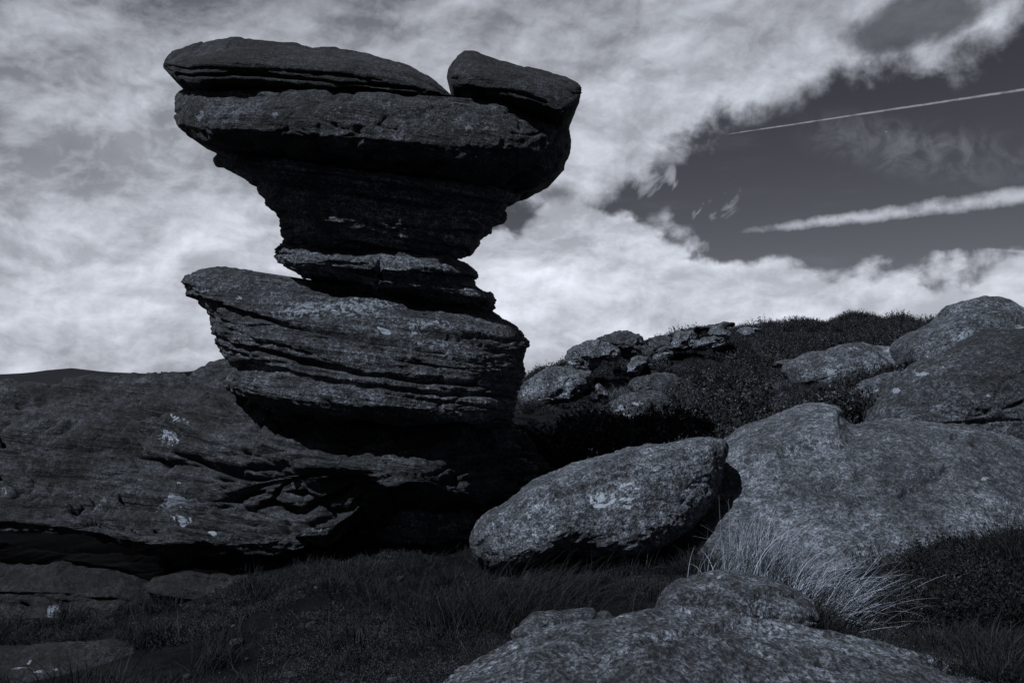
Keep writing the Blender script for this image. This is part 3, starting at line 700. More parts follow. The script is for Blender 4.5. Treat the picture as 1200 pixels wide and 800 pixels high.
o = boulder('boulder', [(800, 655), (806, 610), (826, 570), (840, 540), (851, 518), (878, 500), (913, 489), (936, 477), (959, 472), (978, 475), (989, 485), (997, 496), (1008, 500), (1039, 494), (1070, 493), (1104, 494), (1143, 500), (1173, 506), (1200, 517), (1260, 545), (1290, 600), (1270, 670), (1190, 720), (1080, 730), (960, 730), (870, 710), (820, 690)],
            8.1, 1.05, 1.4, M['smooth'], lean=.85, q=.75, flake=(.045, .8), crs=2.0, centre=(1020, 610), seed=53, big=.16, bigf=.6,
            creases=[([(989, 486), (1003, 510), (1020, 530)], 9, .03), ([(915, 528), (945, 522), (960, 515)], 6, .05), ([(1060, 570), (1085, 560), (1110, 545)], 8, .035), ([(1118, 508), (1128, 507), (1136, 508)], 4, .05), ([(1140, 519), (1148, 519)], 3.5, .06), ([(960, 568), (985, 562)], 4, .03)],
            lichen=[(1127, 508, 14, 5, .45, True), (1145, 519, 11, 5, .45, True), (1155, 558, 7, 2.5, .8, False), (935, 502, 7, 3, .5, True)], **BO)
tag(o, 'largest smooth grey boulder on the right, with two small oval hollows near its top', 'boulder')
o = boulder('boulder', [(1008, 498), (1019, 478), (1045, 455), (1070, 429), (1101, 415), (1144, 394), (1175, 382), (1200, 378), (1260, 382), (1310, 400), (1350, 460), (1340, 540), (1240, 580), (1120, 570), (1040, 530)],
            12.2, 1.3, 1.5, M['fardark'], lean=.6, seed=55, big=.16, bigf=.7, mid=.06, midf=1.8, fine=.016, finef=8., centre=(1170, 480), flake=(.08, .6),
            creases=[([(1120, 470), (1160, 478), (1200, 470)], 3, .08), ([(1100, 500), (1140, 492), (1200, 490)], 3, .08)],
            lichen=[(1078, 436, 8, 3, .9, False), (1087, 438, 5, 4, .8, True), (1050, 458, 6, 3, .9, False), (1170, 424, 12, 4, .6, True), (1195, 382, 8, 3, .9, False), (1175, 383, 10, 3, .6, False), (1160, 462, 5, 3, .6, False), (1070, 415, 10, 4, .5, False)])
tag(o, 'big dark faced boulder at the right edge, pale flecks along its left rim', 'boulder')
o = boulder('boulder', [(1059, 406), (1070, 393), (1101, 374), (1113, 358), (1126, 353), (1145, 351), (1167, 352), (1187, 357), (1204, 366), (1240, 380), (1270, 410), (1250, 450), (1160, 465), (1080, 450), (1060, 425)],
            17.0, 1.5, 1.6, M['far'], lean=.7, seed=57, big=.2, bigf=.6, mid=.06, midf=1.5, fine=.02, finef=6., centre=(1160, 410), lichen=[(1131, 371, 4, 3, .8, False), (1120, 385, 20, 10, .3, False)])
tag(o, 'rounded grey boulder standing highest on the right of the skyline', 'boulder')
o = boulder('boulder', [(918, 439), (920, 429), (932, 421), (945, 415), (971, 415), (983, 408), (995, 404), (1013, 402), (1036, 403), (1056, 407), (1070, 414), (1082, 424), (1075, 438), (1050, 447), (1020, 458), (985, 462), (950, 460), (925, 452)],
            18.0, 1.0, 1.2, M['far'], lean=.7, seed=59, big=.16, bigf=.8, mid=.07, midf=1.7, fine=.02, finef=6., centre=(1000, 434),
            lichen=[(975, 437, 5, 5, 1.2, False), (1045, 407, 10, 2.5, 1.1, False), (990, 440, 4, 3, .8, False), (1016, 424, 6, 3, .5, False), (1000, 410, 20, 4, .5, False), (928, 434, 8, 8, .4, False)])
tag(o, 'long whale backed pale boulder lying in heather left of the skyline boulder', 'boulder')
o = boulder('boulder', [(999, 463), (1006, 452), (1018, 444), (1036, 437), (1059, 434), (1066, 442), (1056, 456), (1040, 470), (1025, 490), (1010, 494), (1000, 480)],
            14.0, .5, .6, M['far'], lean=.5, seed=61, big=.08, mid=.05, fine=.02, finef=7., beds=[(.03, 5., .2)], lichen=[(1027, 457, 4, 2, .8, False)])
tag(o, 'small slanting boulder squeezed between the whale backed and the dark faced boulders', 'boulder')
o = slab('boulder', [(505, 812), (530, 795), (560, 776), (600, 752), (630, 741), (660, 735), (700, 728), (740, 719), (765, 714), (790, 712), (830, 713), (860, 717), (885, 724), (920, 728), (950, 736), (1010, 750), (1100, 768), (1200, 790), (1290, 830), (1330, 870)],
         [(505, 840), (530, 900), (560, 960), (600, 1010), (660, 1050), (700, 1060), (800, 1070), (900, 1070), (1000, 1060), (1100, 1040), (1200, 1000), (1290, 950), (1330, 900)],
         3.5, [(0, -.55), (.1, -.15), (.25, .15), (.5, .6), (.75, .95), (1, 1.1)], .5, M['fore'], res=1.7, seed=63, big=.045, bigf=1.1, mid=.028, midf=3.2, fine=.014, finef=18., cracks=.012, Sk=.6,
         creases=[([(755, 752), (790, 741), (830, 735), (870, 727)], 3, .05), ([(700, 776), (735, 762), (760, 752)], 2.5, .03), ([(860, 750), (900, 765), (950, 790)], 3, .02), ([(958, 772), (970, 771)], 5, .03)],
         flake=(.03, 1.0), lichen=[(728, 721, 5, 2, 1.0, False), (600, 770, 30, 10, .35, False), (760, 765, 60, 14, .36, False), (1090, 771, 6, 2, .9, False), (905, 738, 4, 2, .8, False), (680, 760, 30, 8, .35, False)])
tag(o, 'broad speckled rock slab filling the bottom right foreground with a diagonal crack', 'boulder')
o = boulder('boulder', [(771, 716), (778, 700), (792, 687), (817, 677), (847, 671), (878, 673), (909, 680), (932, 690), (955, 706), (968, 730), (950, 760), (880, 770), (800, 765), (772, 745)],
            5.0, .42, .5, M['fore'], lean=.5, seed=65, big=.06, bigf=1.6, mid=.03, midf=3.2, fine=.008, finef=14., centre=(865, 725),
            creases=[([(796, 704), (830, 699), (870, 702), (912, 716)], 7, .26)], lichen=[(842, 676, 5, 2, .6, False), (890, 690, 30, 6, .3, False)])
tag(o, 'humped speckled boulder with a dark slot, just behind the foreground slab below the bleached grass', 'boulder')
o = boulder('small_rock', [(599, 742), (606, 730), (622, 717), (645, 712), (657, 714), (693, 714), (712, 719), (722, 730), (700, 752), (650, 764), (608, 760)], 5.1, .22, .25, M['fore'], lean=.3, seed=67, big=.04, mid=.03, midf=3., fine=.008, finef=14.,
            creases=[([(630, 728), (660, 724), (700, 722)], 3, .04)])
tag(o, 'small dark angular rock half hidden in grass at the left end of the foreground slab', 'rock')

# ledges by the right foot of the tower
o = slab('ledge_rock', [(596, 492), (604, 488), (623, 489), (640, 496), (652, 502), (657, 507)], [(596, 498), (610, 506), (625, 512), (640, 514), (652, 513), (657, 509)], 12.0, [(0, -.2), (.4, .25), (.8, .35), (1, .2)], .8, M['far'], seed=71, big=.04, mid=.03, fine=.012)
tag(o, 'thin pale slab jutting right from behind the foot of the tower', 'rock', 'ledges at the right foot of the tower')
o = slab('ledge_rock', [(592, 508), (610, 508), (630, 514), (648, 514), (660, 517), (666, 523)], [(592, 545), (610, 552), (625, 548), (640, 536), (658, 530), (666, 525)], 12.0, [(0, -.1), (.2, .3), (.35, .15), (.7, .0), (1, -.2)], .8, M['outcrop'], seed=72, big=.06, mid=.04, fine=.012)
tag(o, 'dark undercut ledge below the thin pale slab at the foot of the tower', 'rock', 'ledges at the right foot of the tower')
o = boulder('low_rock', [(596, 590), (610, 572), (622, 556), (640, 548), (662, 550), (690, 556), (700, 570), (660, 600), (620, 620), (600, 612)], 9.6, .3, .6, M['outcrop'], lean=.4, seed=73, big=.06, mid=.03, fine=.012)
tag(o, 'low grey rock in the gap between the tower foot and the pointed oval boulder', 'rock')

# far rocks on the skyline: (outline, distance, thickness, label, material, name, extra)
GF = 'rocks of the far outcrop on the skyline'
far = [
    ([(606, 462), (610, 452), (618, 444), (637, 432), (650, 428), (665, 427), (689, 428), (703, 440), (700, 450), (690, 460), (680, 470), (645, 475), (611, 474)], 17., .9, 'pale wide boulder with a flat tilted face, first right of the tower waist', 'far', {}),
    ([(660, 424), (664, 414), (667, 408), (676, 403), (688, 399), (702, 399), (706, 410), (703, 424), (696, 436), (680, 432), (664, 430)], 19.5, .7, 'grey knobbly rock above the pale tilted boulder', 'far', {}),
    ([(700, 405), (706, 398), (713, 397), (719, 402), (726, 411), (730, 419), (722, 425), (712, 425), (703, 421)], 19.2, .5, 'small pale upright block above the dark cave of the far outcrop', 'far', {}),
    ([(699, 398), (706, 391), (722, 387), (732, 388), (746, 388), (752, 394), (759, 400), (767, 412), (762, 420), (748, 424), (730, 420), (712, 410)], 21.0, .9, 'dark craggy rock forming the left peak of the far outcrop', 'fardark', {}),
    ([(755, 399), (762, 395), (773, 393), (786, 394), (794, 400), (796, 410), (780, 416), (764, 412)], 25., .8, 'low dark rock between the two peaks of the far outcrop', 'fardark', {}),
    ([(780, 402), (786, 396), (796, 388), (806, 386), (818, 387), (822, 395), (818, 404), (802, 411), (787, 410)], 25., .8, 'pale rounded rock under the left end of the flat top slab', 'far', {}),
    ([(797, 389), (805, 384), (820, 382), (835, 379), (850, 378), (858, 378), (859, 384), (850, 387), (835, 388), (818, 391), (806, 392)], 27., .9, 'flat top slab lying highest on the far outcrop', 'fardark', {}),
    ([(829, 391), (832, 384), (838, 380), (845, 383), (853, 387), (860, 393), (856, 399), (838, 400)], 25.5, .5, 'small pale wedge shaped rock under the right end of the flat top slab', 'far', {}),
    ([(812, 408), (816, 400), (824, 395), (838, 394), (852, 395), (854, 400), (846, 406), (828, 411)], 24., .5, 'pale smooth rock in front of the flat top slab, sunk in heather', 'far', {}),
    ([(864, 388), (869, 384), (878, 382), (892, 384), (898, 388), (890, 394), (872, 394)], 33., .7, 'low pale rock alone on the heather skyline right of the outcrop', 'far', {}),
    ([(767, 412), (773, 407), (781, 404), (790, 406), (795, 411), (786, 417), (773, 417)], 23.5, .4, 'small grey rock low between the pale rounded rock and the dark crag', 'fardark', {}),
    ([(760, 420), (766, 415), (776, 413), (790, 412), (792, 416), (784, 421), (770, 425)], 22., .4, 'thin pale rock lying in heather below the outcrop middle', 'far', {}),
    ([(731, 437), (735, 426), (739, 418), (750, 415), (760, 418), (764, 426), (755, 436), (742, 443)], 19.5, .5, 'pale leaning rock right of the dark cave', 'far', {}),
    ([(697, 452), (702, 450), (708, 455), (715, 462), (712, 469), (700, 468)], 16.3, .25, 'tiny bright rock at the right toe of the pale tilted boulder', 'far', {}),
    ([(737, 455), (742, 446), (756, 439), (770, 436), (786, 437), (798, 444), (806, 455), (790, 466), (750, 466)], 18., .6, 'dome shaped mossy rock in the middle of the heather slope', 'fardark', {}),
    ([(695, 492), (700, 480), (708, 474), (728, 464), (750, 461), (774, 461), (790, 467), (802, 480), (800, 500), (760, 512), (710, 510)], 15.4, .6, 'rock spotted with bright white lichen, half sunk in the heather slope', 'fardark',
     dict(lichen=[(716, 483, 12, 3, 1.0, True), (735, 484, 6, 2, 1.3, False), (725, 474, 16, 4, .6, False), (730, 495, 4, 3, 1.2, False), (742, 488, 3, 2, 1.2, False), (706, 484, 5, 10, .6, True), (745, 470, 10, 3, .7, False), (775, 474, 14, 5, .5, False)])),
    ([(905, 428), (910, 423), (920, 421), (931, 422), (930, 428), (916, 431)], 20., .3, 'tiny pale rock at the left tip of the whale backed boulder', 'far', {}),
    ([(884, 455), (888, 449), (898, 448), (905, 452), (903, 459), (890, 460)], 16.8, .3, 'small flat topped grey rock in heather below the whale backed boulder', 'far', {}),
]
for k, (ol, Y, D_, lab, mt, ex) in enumerate(far):
    n = 'boulder' if k in (0, 15) else 'rock'
    ol = np.array(ol, float); ol = ol.mean(0) + (ol - ol.mean(0)) * 1.09
    op = dict(facets=(9, .20), big=.14 * D_, bigf=1.2, mid=.16 * D_, midf=1.6, fine=.03, finef=5., ridge=.12 * D_, ridgef=1.0, flake=(.12 * D_, .7)); op.update(ex)
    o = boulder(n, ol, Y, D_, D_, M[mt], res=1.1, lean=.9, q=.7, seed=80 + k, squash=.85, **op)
    f_ = FOOT[-1]; LOWG.append((f_[0] * .92, f_[1] * .92, f_[2] * .95, f_[3] * 1.2)); LOWG.append((f_[0] * .86, f_[1] * .86, f_[2] * .8, f_[3]))
    tag(o, lab, 'boulder' if n == 'boulder' else 'rock', GF if k < 14 and k != 9 else None)

# ------------------------------------------------------------------ plants
FOOTa = np.array(FOOT)


def clear_of_rocks(x, y, k=1.0, arr=None):
    ok = np.ones(len(x), bool)
    for fx, fy, rx, ry in (FOOTa if arr is None else arr):
        ok &= ((x - fx) / (rx * k)) ** 2 + ((y - fy) / (ry * k)) ** 2 > 1
    return ok


def heather_clump(seed, nst=110, w=.26, hgt=.19):
    r = np.random.default_rng(seed); V = []; F = []; Sh = []
    for s in range(nst):
        a = r.uniform(0, 6.283); rr = w * math.sqrt(r.uniform(0, 1)); lean = rr / w * .7
        base = np.array([math.cos(a) * rr * .45, math.sin(a) * rr * .45, 0])
        L_ = hgt * r.uniform(.6, 1.15) * (1 - .35 * (rr / w) ** 2)
        tip = base + np.array([math.cos(a) * lean * L_, math.sin(a) * lean * L_, L_])
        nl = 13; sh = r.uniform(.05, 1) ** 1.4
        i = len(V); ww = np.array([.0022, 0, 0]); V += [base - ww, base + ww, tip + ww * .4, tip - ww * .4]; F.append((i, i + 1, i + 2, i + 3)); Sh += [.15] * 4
        for j in range(nl):
            f = .35 + .65 * (j + r.uniform(0, 1)) / nl
            p = base + (tip - base) * f + r.normal(0, .008, 3)
            d = r.normal(0, 1, 3); d[2] = abs(d[2]) * .9 + .2; d /= np.linalg.norm(d)
            e = np.cross(d, r.normal(0, 1, 3)); e /= np.linalg.norm(e)
            l_ = r.uniform(.006, .018) * (1.3 - .5 * sh); wd = l_ * .26
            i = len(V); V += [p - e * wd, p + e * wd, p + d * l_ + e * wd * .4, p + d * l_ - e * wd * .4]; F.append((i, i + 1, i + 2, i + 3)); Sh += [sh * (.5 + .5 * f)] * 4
    return np.array(V), np.array(F), np.array(Sh)


def grass_blades(r, roots, heads, lens, widths, bend, seg=5, up=0.9, shade=None):
    """curved tapering blades; heads: unit horizontal directions (n,2)"""
    n = len(roots); t = np.linspace(0, 1, seg + 1)
    h = heads / (np.linalg.norm(heads, axis=1, keepdims=True) + 1e-9)
    ang0 = up + r.normal(0, .2, n); b = bend * (1 + r.normal(0, .45, n))
    ang = ang0[:, None] - b[:, None] * t[None] ** 1.2
    dl = lens[:, None] / seg
    step = np.stack([np.cos(ang) * h[:, :1], np.cos(ang) * h[:, 1:], np.sin(ang)], -1) * dl[..., None]
    C = np.concatenate([roots[:, None], roots[:, None] + np.cumsum(step[:, :-1], 1)], 1)
    side = np.stack([-h[:, 1], h[:, 0], 0 * h[:, 0]], -1)
    side = side * np.cos(.6) + r.normal(0, .45, (n, 3)); side /= np.linalg.norm(side, axis=1, keepdims=True)
    w = widths[:, None] * (1 - t[None] ** 1.5 * .85)
    A = C - side[:, None] * w[..., None] / 2; B = C + side[:, None] * w[..., None] / 2
    V = np.stack([A, B], 2).reshape(n, -1, 3); per = 2 * (seg + 1)
    k = np.arange(seg) * 2
    q = np.stack([k, k + 1, k + 3, k + 2], -1)
    F = (q[None] + (np.arange(n) * per)[:, None, None]).reshape(-1, 4)
    sh = np.clip(r.uniform(0, 1, n) if shade is None else shade, 0, 1)
    return V.reshape(-1, 3), F, np.repeat(sh, per)


def grass_clump(seed, n=50, w=.12, L=.17):
    r = np.random.default_rng(seed)
    a = r.uniform(0, 6.283, n); rr = w * np.sqrt(r.uniform(0, 1, n))
    roots = np.stack([np.cos(a) * rr, np.sin(a) * rr, 0 * a - .01], -1)
    heads = np.stack([np.cos(a) + r.normal(0, .7, n), np.sin(a) + r.normal(0, .7, n)], -1)
    return grass_blades(r, roots, heads, L * r.uniform(.4, 1.2, n), np.full(n, .0045), 1.1, 4, 1.2)


def template(name, data, mat):
    V, F, Sh = data
    me = bpy.data.meshes.new(name); me.from_pydata(V.tolist(), [], F.tolist())
    a = me.attributes.new('shade', 'FLOAT', 'POINT'); a.data.foreach_set('value', Sh.astype(np.float32)); me.materials.append(mat)
    return bpy.data.objects.new(name, me)     # not linked: only instanced by the cover it belongs to


def scatter(name, pts, scales, temps, mat, label=None, cat=None, tilt=.25):
    me = bpy.data.meshes.new(name); me.vertices.add(len(pts)); me.vertices.foreach_set('co', pts.astype(np.float32).ravel())
    a = me.attributes.new('sc', 'FLOAT', 'POINT'); a.data.foreach_set('value', scales.astype(np.float32))
    me.materials.append(mat)
    o = bpy.data.objects.new(name, me); link(o); tag(o, label, cat, kind='stuff')
    ng = bpy.data.node_groups.new(name + '_spread', 'GeometryNodeTree')
    ng.interface.new_socket('Geometry', in_out='INPUT', socket_type='NodeSocketGeometry'); ng.interface.new_socket('Geometry', in_out='OUTPUT', socket_type='NodeSocketGeometry')
    N = ng.nodes; Lk = ng.links
    gi, go = N.new('NodeGroupInput'), N.new('NodeGroupOutput')
    ip = N.new('GeometryNodeInstanceOnPoints'); ip.inputs['Pick Instance'].default_value = True
    jn = N.new('GeometryNodeJoinGeometry')
    for tmp in reversed(temps):
        oi = N.new('GeometryNodeObjectInfo'); oi.inputs['Object'].default_value = tmp; oi.inputs['As Instance'].default_value = True
        Lk.new(oi.outputs['Geometry'], jn.inputs[0])
    Lk.new(jn.outputs[0], ip.inputs['Instance']); Lk.new(gi.outputs[0], ip.inputs['Points'])
    ri = N.new('FunctionNodeRandomValue'); ri.data_type = 'INT'; ri.inputs[4].default_value = 0; ri.inputs[5].default_value = len(temps) - 1
    Lk.new(ri.outputs[2], ip.inputs['Instance Index'])
    rv = N.new('FunctionNodeRandomValue'); rv.data_type = 'FLOAT_VECTOR'; rv.inputs[0].default_value = (-tilt, -tilt, 0); rv.inputs[1].default_value = (tilt, tilt, 6.283); rv.inputs['Seed'].default_value = 5
    er = N.new('FunctionNodeEulerToRotation'); Lk.new(rv.outputs[0], er.inputs[0]); Lk.new(er.outputs[0], ip.inputs['Rotation'])
    na = N.new('GeometryNodeInputNamedAttribute'); na.data_type = 'FLOAT'; na.inputs[0].default_value = 'sc'; Lk.new(na.outputs[0], ip.inputs['Scale'])
    Lk.new(ip.outputs[0], go.inputs[0])
    md = o.modifiers.new('spread', 'NODES'); md.node_group = ng
    return o


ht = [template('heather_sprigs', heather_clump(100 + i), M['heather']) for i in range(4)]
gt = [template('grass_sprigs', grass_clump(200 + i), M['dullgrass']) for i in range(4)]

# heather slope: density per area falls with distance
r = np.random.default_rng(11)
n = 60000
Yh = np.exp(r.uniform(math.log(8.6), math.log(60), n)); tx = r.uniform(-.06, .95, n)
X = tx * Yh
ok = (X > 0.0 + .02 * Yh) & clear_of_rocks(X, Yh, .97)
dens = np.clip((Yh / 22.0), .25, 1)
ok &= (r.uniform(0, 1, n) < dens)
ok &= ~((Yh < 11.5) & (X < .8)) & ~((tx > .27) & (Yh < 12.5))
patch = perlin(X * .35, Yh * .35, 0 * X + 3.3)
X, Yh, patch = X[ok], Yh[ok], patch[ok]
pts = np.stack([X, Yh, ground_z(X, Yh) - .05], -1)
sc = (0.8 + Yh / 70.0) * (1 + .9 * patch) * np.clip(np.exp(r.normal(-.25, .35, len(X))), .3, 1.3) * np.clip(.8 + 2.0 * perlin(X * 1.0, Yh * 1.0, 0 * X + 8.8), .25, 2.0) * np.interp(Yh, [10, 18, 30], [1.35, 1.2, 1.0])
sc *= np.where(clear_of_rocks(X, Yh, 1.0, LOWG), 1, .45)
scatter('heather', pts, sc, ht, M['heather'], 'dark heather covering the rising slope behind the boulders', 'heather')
n = 9000
Yg = np.exp(r.uniform(math.log(11), math.log(45), n)); Xg = r.uniform(.02, .6, n) * Yg
pg = fbm(np.stack([Xg, Yg * .6, 0 * Xg], -1), .35, 3, .5, 31.)
ok = (pg > .22) & clear_of_rocks(Xg, Yg, 1.0)
Xg, Yg = Xg[ok], Yg[ok]
scatter('grass', np.stack([Xg, Yg, ground_z(Xg, Yg) + .02], -1), r.uniform(.9, 1.7, len(Xg)), [template('pale_sprigs', grass_clump(230 + i, 90), M['palegrass']) for i in range(2)], M['palegrass'], 'pale grass showing in patches through the heather on the slope', 'grass', .4)
# dark heather beneath and right of the big boulder
n = 2600
X = r.uniform(1.6, 5.2, n); Yn = r.uniform(5.2, 7.7, n)
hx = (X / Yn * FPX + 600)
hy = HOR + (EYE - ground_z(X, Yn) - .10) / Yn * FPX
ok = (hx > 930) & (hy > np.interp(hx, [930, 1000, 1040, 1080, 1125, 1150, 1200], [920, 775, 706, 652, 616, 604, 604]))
X, Yn = X[ok], Yn[ok]
mound = 0 * X
pts = np.stack([X, Yn, ground_z(X, Yn) - .04 + mound * r.uniform(0, 1, len(X))], -1)
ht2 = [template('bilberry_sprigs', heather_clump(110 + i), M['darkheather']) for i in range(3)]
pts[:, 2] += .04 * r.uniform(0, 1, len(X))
scatter('heather', pts, np.clip(np.exp(r.normal(-.25, .4, len(X))), .3, 1.35), ht2, M['darkheather'], 'black heather and bilberry in front of the largest boulder, right edge', 'heather')
# short grass and heather over the near ground
n = 6500
Yn = r.uniform(3.4, 9.6, n); tx = r.uniform(-.66, .62, n); X = tx * Yn
ok = clear_of_rocks(X, Yn, .9) & ~((tx > .36) & (Yn > 6.1))
pa = perlin(X * .9, Yn * .9, 0 * X + 9.1)
ok &= r.uniform(0, 1, n) < np.clip(.40 + 1.6 * pa, .03, 1)
X, Yn, pa = X[ok], Yn[ok], pa[ok]
# tufts crowding the feet of the near boulders
ra = r.uniform(0, 6.283, 1500); near_ = [f for f in FOOTa if f[1] < 9.5 and f[2] > .25]
fi = r.integers(0, len(near_), 1500); fa_ = np.array(near_)[fi]; rk = r.uniform(.9, 1.12, 1500)
ex, ey = fa_[:, 0] + np.cos(ra) * fa_[:, 2] * rk, fa_[:, 1] + np.sin(ra) * fa_[:, 3] * rk
ok = (ey > 3.4) & (ey < 9.5) & clear_of_rocks(ex, ey, .88)
X = np.r_[X, ex[ok]]; Yn = np.r_[Yn, ey[ok]]; pa = np.r_[pa, np.full(ok.sum(), .3)]
tuft = np.clip(perlin(X * 2.4, Yn * 2.4, 0 * X + 4.2), -.3, .6)
pts = np.stack([X, Yn, ground_z(X, Yn) - .02 + .10 * np.clip(tuft, 0, 1)], -1)
scatter('grass', pts, r.uniform(.3, .9, len(X)) * (1 + 1.6 * tuft), gt, M['dullgrass'], 'thin dark moor grass on the ground before the outcrop', 'grass', .35)
n = 6000
Yn = r.uniform(3.6, 9.2, n); tx = r.uniform(-.62, .6, n); X = tx * Yn
pa = perlin(X * .8, Yn * .8, 0 * X + 19.1)
ok = clear_of_rocks(X, Yn, .95) & (pa > -.05)
X, Yn = X[ok], Yn[ok]
pts = np.stack([X, Yn, ground_z(X, Yn) - .04], -1)
scatter('low_heather', pts, r.uniform(.25, .6, len(X)), ht, M['heather'], 'low dark heather between the tussocks on the near ground', 'heather')


def tussock(name, rootpx, Y, spread, n, L, head, hj, up, bend, mat, label, wid=.004, seed=0, group='tussocks of moor grass', dy=None, shade=None):
    dy = spread * 1.1 if dy is None else dy
    r = np.random.default_rng(300 + seed)
    c = at(rootpx[0], rootpx[1], Y)
    x = c[0] + r.normal(0, spread, n); y = c[1] + r.normal(0, dy, n)
    z = ground_z(x, y)
    z = np.where(np.abs(z - c[2]) < .35, np.minimum(z, c[2]) * .5 + c[2] * .5, c[2]) - .03
    roots = np.stack([x, y, z], -1)
    h = np.array(head, float)[None] + r.normal(0, hj, (n, 2))
    V, F, Sh = grass_blades(r, roots, h, L * r.uniform(.45, 1.15, n), np.full(n, wid) * r.uniform(.7, 1.2, n), bend, 7, up, shade=shade)
    org = np.array([c[0], c[1], c[2] - .02])
    o = make_mesh(name, V, F, mat, {'shade': Sh}, org, False)
    return tag(o, label, 'grass tussock', group)


tussock('grass_tussock', (885, 666), 5.9, .14, 1000, .60, (.55, .15), .5, 1.4, 1.1, M['straw'], 'brightest bleached grass tuft, blades swept right against the largest boulder', seed=1, wid=.0042)
tussock('grass_tussock', (940, 680), 5.7, .14, 620, .48, (1.0, 0.0), .5, .95, 1.0, M['straw'], 'bleached grass tuft sweeping low to the right, right of the brightest tuft', seed=2, wid=.0038)
tussock('grass_tussock', (990, 703), 5.4, .12, 800, .46, (1.0, -.05), .35, .62, .75, M['straw'], 'flattened bleached grass tuft combed to the right, lowest beside the foreground slab', seed=3, wid=.0036)
tussock('grass_tussock', (1160, 770), 4.8, .14, 420, .26, (.1, -.1), 1.0, 1.2, .7, M['dullgrass'], 'spiky grey grass tuft in the bottom right corner', seed=4)
tussock('grass_tussock', (1195, 650), 6.1, .16, 380, .62, (-.3, -.1), .8, 1.35, .8, M['dullgrass'], 'tall thin grass tuft at the right edge above the corner tuft', seed=5, wid=.0034)
tussock('grass_tussock', (560, 715), 5.9, .22, 1000, .34, (-.2, -.2), .9, 1.15, .9, M['dullgrass'], 'dull grass tuft left of the small dark rock', seed=6)
tussock('grass_tussock', (640, 692), 6.4, .32, 1300, .36, (.9, -.1), .5, 1.1, 1.1, M['dullgrass'], 'dull grass swathe beneath the pointed oval boulder, bent to the right', seed=7)
tussock('grass_tussock', (440, 695), 6.9, .11, 420, .26, (.1, -.2), 1.0, 1.1, .9, M['dullgrass'], 'sparse grass tuft on bare ground below the tower foot', seed=8)
tussock('grass_tussock', (330, 690), 7.2, .10, 360, .22, (.1, -.2), 1.0, 1.2, .7, M['dullgrass'], 'sparse grass tuft under the lip of the layered platform', seed=9)
tussock('grass_tussock', (255, 770), 5.6, .08, 300, .22, (.4, -.1), .9, 1.2, .7, M['dullgrass'], 'thin grass tuft right of the lichen flecked corner rock', seed=10)
tussock('grass_tussock', (835, 655), 6.3, .07, 200, .3, (.0, -.1), .9, 1.3, .7, M['dullgrass'], 'few thin blades in the dark gap between the oval and the largest boulder', seed=11)
tussock('grass_tussock', (640, 556), 9.4, .055, 260, .22, (.1, -.1), .9, 1.35, .5, M['straw'], 'little upright grass tuft behind the low rock right of the tower foot', seed=12)

# loose stones and grit on the peat
r = np.random.default_rng(77); n = 900
Yn = r.uniform(3.8, 9.0, n); X = r.uniform(-.62, .45, n) * Yn; ok = clear_of_rocks(X, Yn, 1.0); X, Yn = X[ok], Yn[ok]
base_v = []; base_f = []
for i in range(5):
    for k in range(8):
        ph_ = math.pi * i / 4; th_ = 6.2832 * k / 8; base_v.append((math.sin(ph_) * math.cos(th_), math.sin(ph_) * math.sin(th_), math.cos(ph_)))
for i in range(4):
    for k in range(8): base_f.append((i * 8 + k, (i + 1) * 8 + k, (i + 1) * 8 + (k + 1) % 8, i * 8 + (k + 1) % 8))
base_v = np.array(base_v); base_f = np.array(base_f); Vs = []; Fs = []
gzs = ground_z(X, Yn)
for i in range(len(X)):
    sz = np.exp(r.normal(-4.2, .55)); v_ = base_v * r.uniform(.6, 1.3, 3) * np.array([1, 1, .6]); v_ = v_ + r.normal(0, .12, 3) * (v_[:, :1] > 0) + .13 * np.sin(base_v * 7 + i)
    Vs.append(v_ * sz + np.array([X[i], Yn[i], gzs[i] + sz * .25])); Fs.append(base_f + i * len(base_v))
o = make_mesh('loose_stones', np.concatenate(Vs), np.concatenate(Fs), M['outcrop'], None, None, False)
tag(o, 'small loose stones and grit strewn over the dark peat', 'stones', kind='stuff')

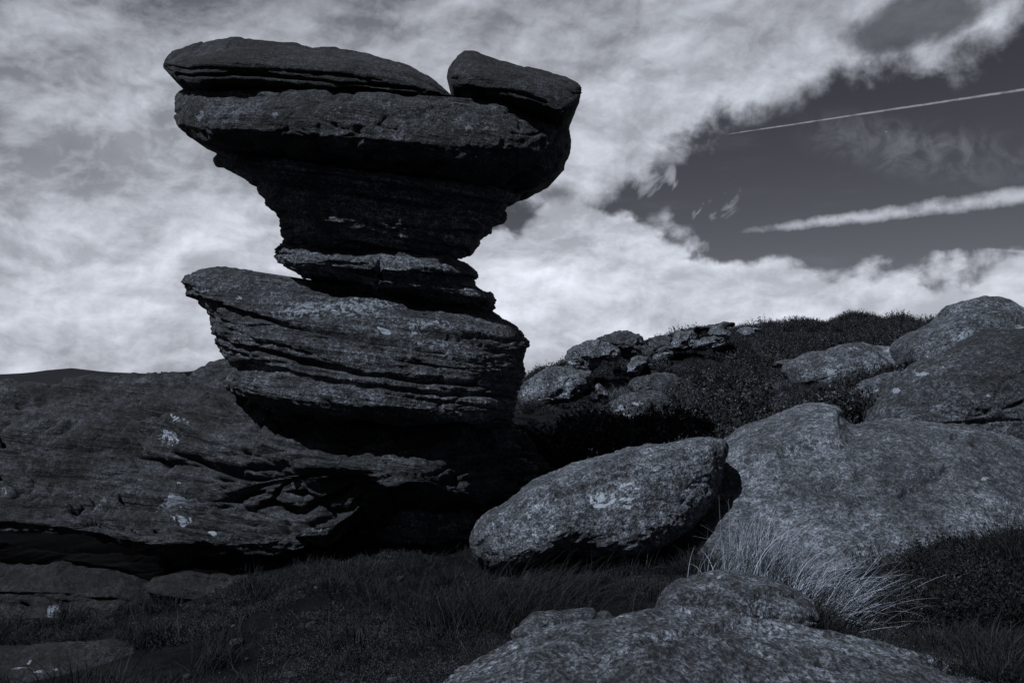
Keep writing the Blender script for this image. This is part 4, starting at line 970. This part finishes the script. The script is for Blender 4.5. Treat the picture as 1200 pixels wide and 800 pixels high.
# ------------------------------------------------------------------ aeroplane high in the blue
pc = at(1039, 154.5, 7800.0)
pl = tag(empty('aeroplane', pc), 'tiny bright jet aeroplane below the thin vapour trail', 'aeroplane')


def tube(rings, nseg=10):
    V = []; F = []
    for (x, y, z, rad) in rings:
        for k in range(nseg): a = 6.28318 * k / nseg; V.append((x, y + math.cos(a) * rad, z + math.sin(a) * rad))
    for i in range(len(rings) - 1):
        for k in range(nseg): F.append((i * nseg + k, i * nseg + (k + 1) % nseg, (i + 1) * nseg + (k + 1) % nseg, (i + 1) * nseg + k))
    return np.array(V), np.array(F)


V, F = tube([(-20, 0, 1.2, .3), (-15, 0, .8, 1.4), (-8, 0, 0, 2.2), (10, 0, 0, 2.2), (15, 0, -.2, 1.8), (18, 0, -.4, .9), (19, 0, -.5, .1)])
f_ = make_mesh('fuselage', V + pc, F, M['white'], None, pc, True, pl)


def plate(pts, th, nm):
    p = np.array(pts, float); n_ = len(p); d = np.array(th, float)
    V = np.concatenate([p, p + d]); F4 = [(i, (i + 1) % n_, n_ + (i + 1) % n_, n_ + i) for i in range(n_)] + [tuple(range(n_))[::-1], tuple(range(n_, 2 * n_))]
    return make_mesh(nm, V + pc, np.array(F4), M['white'], None, pc, False, pl)


for s in (-1, 1):
    plate([(5, s * 2, -.8), (-2, s * 18, .8), (-4.5, s * 18, .8), (-3, s * 2, -.8)], (0, 0, .5), 'wing')
    plate([(-14, s * 1, 1), (-18, s * 7, 1.4), (-19.5, s * 7, 1.4), (-18, s * 1, 1)], (0, 0, .3), 'tailplane')
plate([(-13, -.15, 2), (-18, -.15, 8), (-20, -.15, 8), (-19, -.15, 2)], (0, .3, 0), 'tail_fin')
pl.rotation_euler = (math.radians(20), 0, math.radians(20))

scene.render.engine = 'CYCLES'
scene.cycles.max_bounces = 5; scene.cycles.diffuse_bounces = 3; scene.cycles.glossy_bounces = 1
tri = sum(sum(len(p.vertices) - 2 for p in o.data.polygons) for o in scene.objects if o.type == 'MESH' and len(o.data.polygons) < 5000)
big_ = sum(len(o.data.polygons) * 2 for o in scene.objects if o.type == 'MESH' and len(o.data.polygons) >= 5000)
print('TRIS approx', tri + big_)
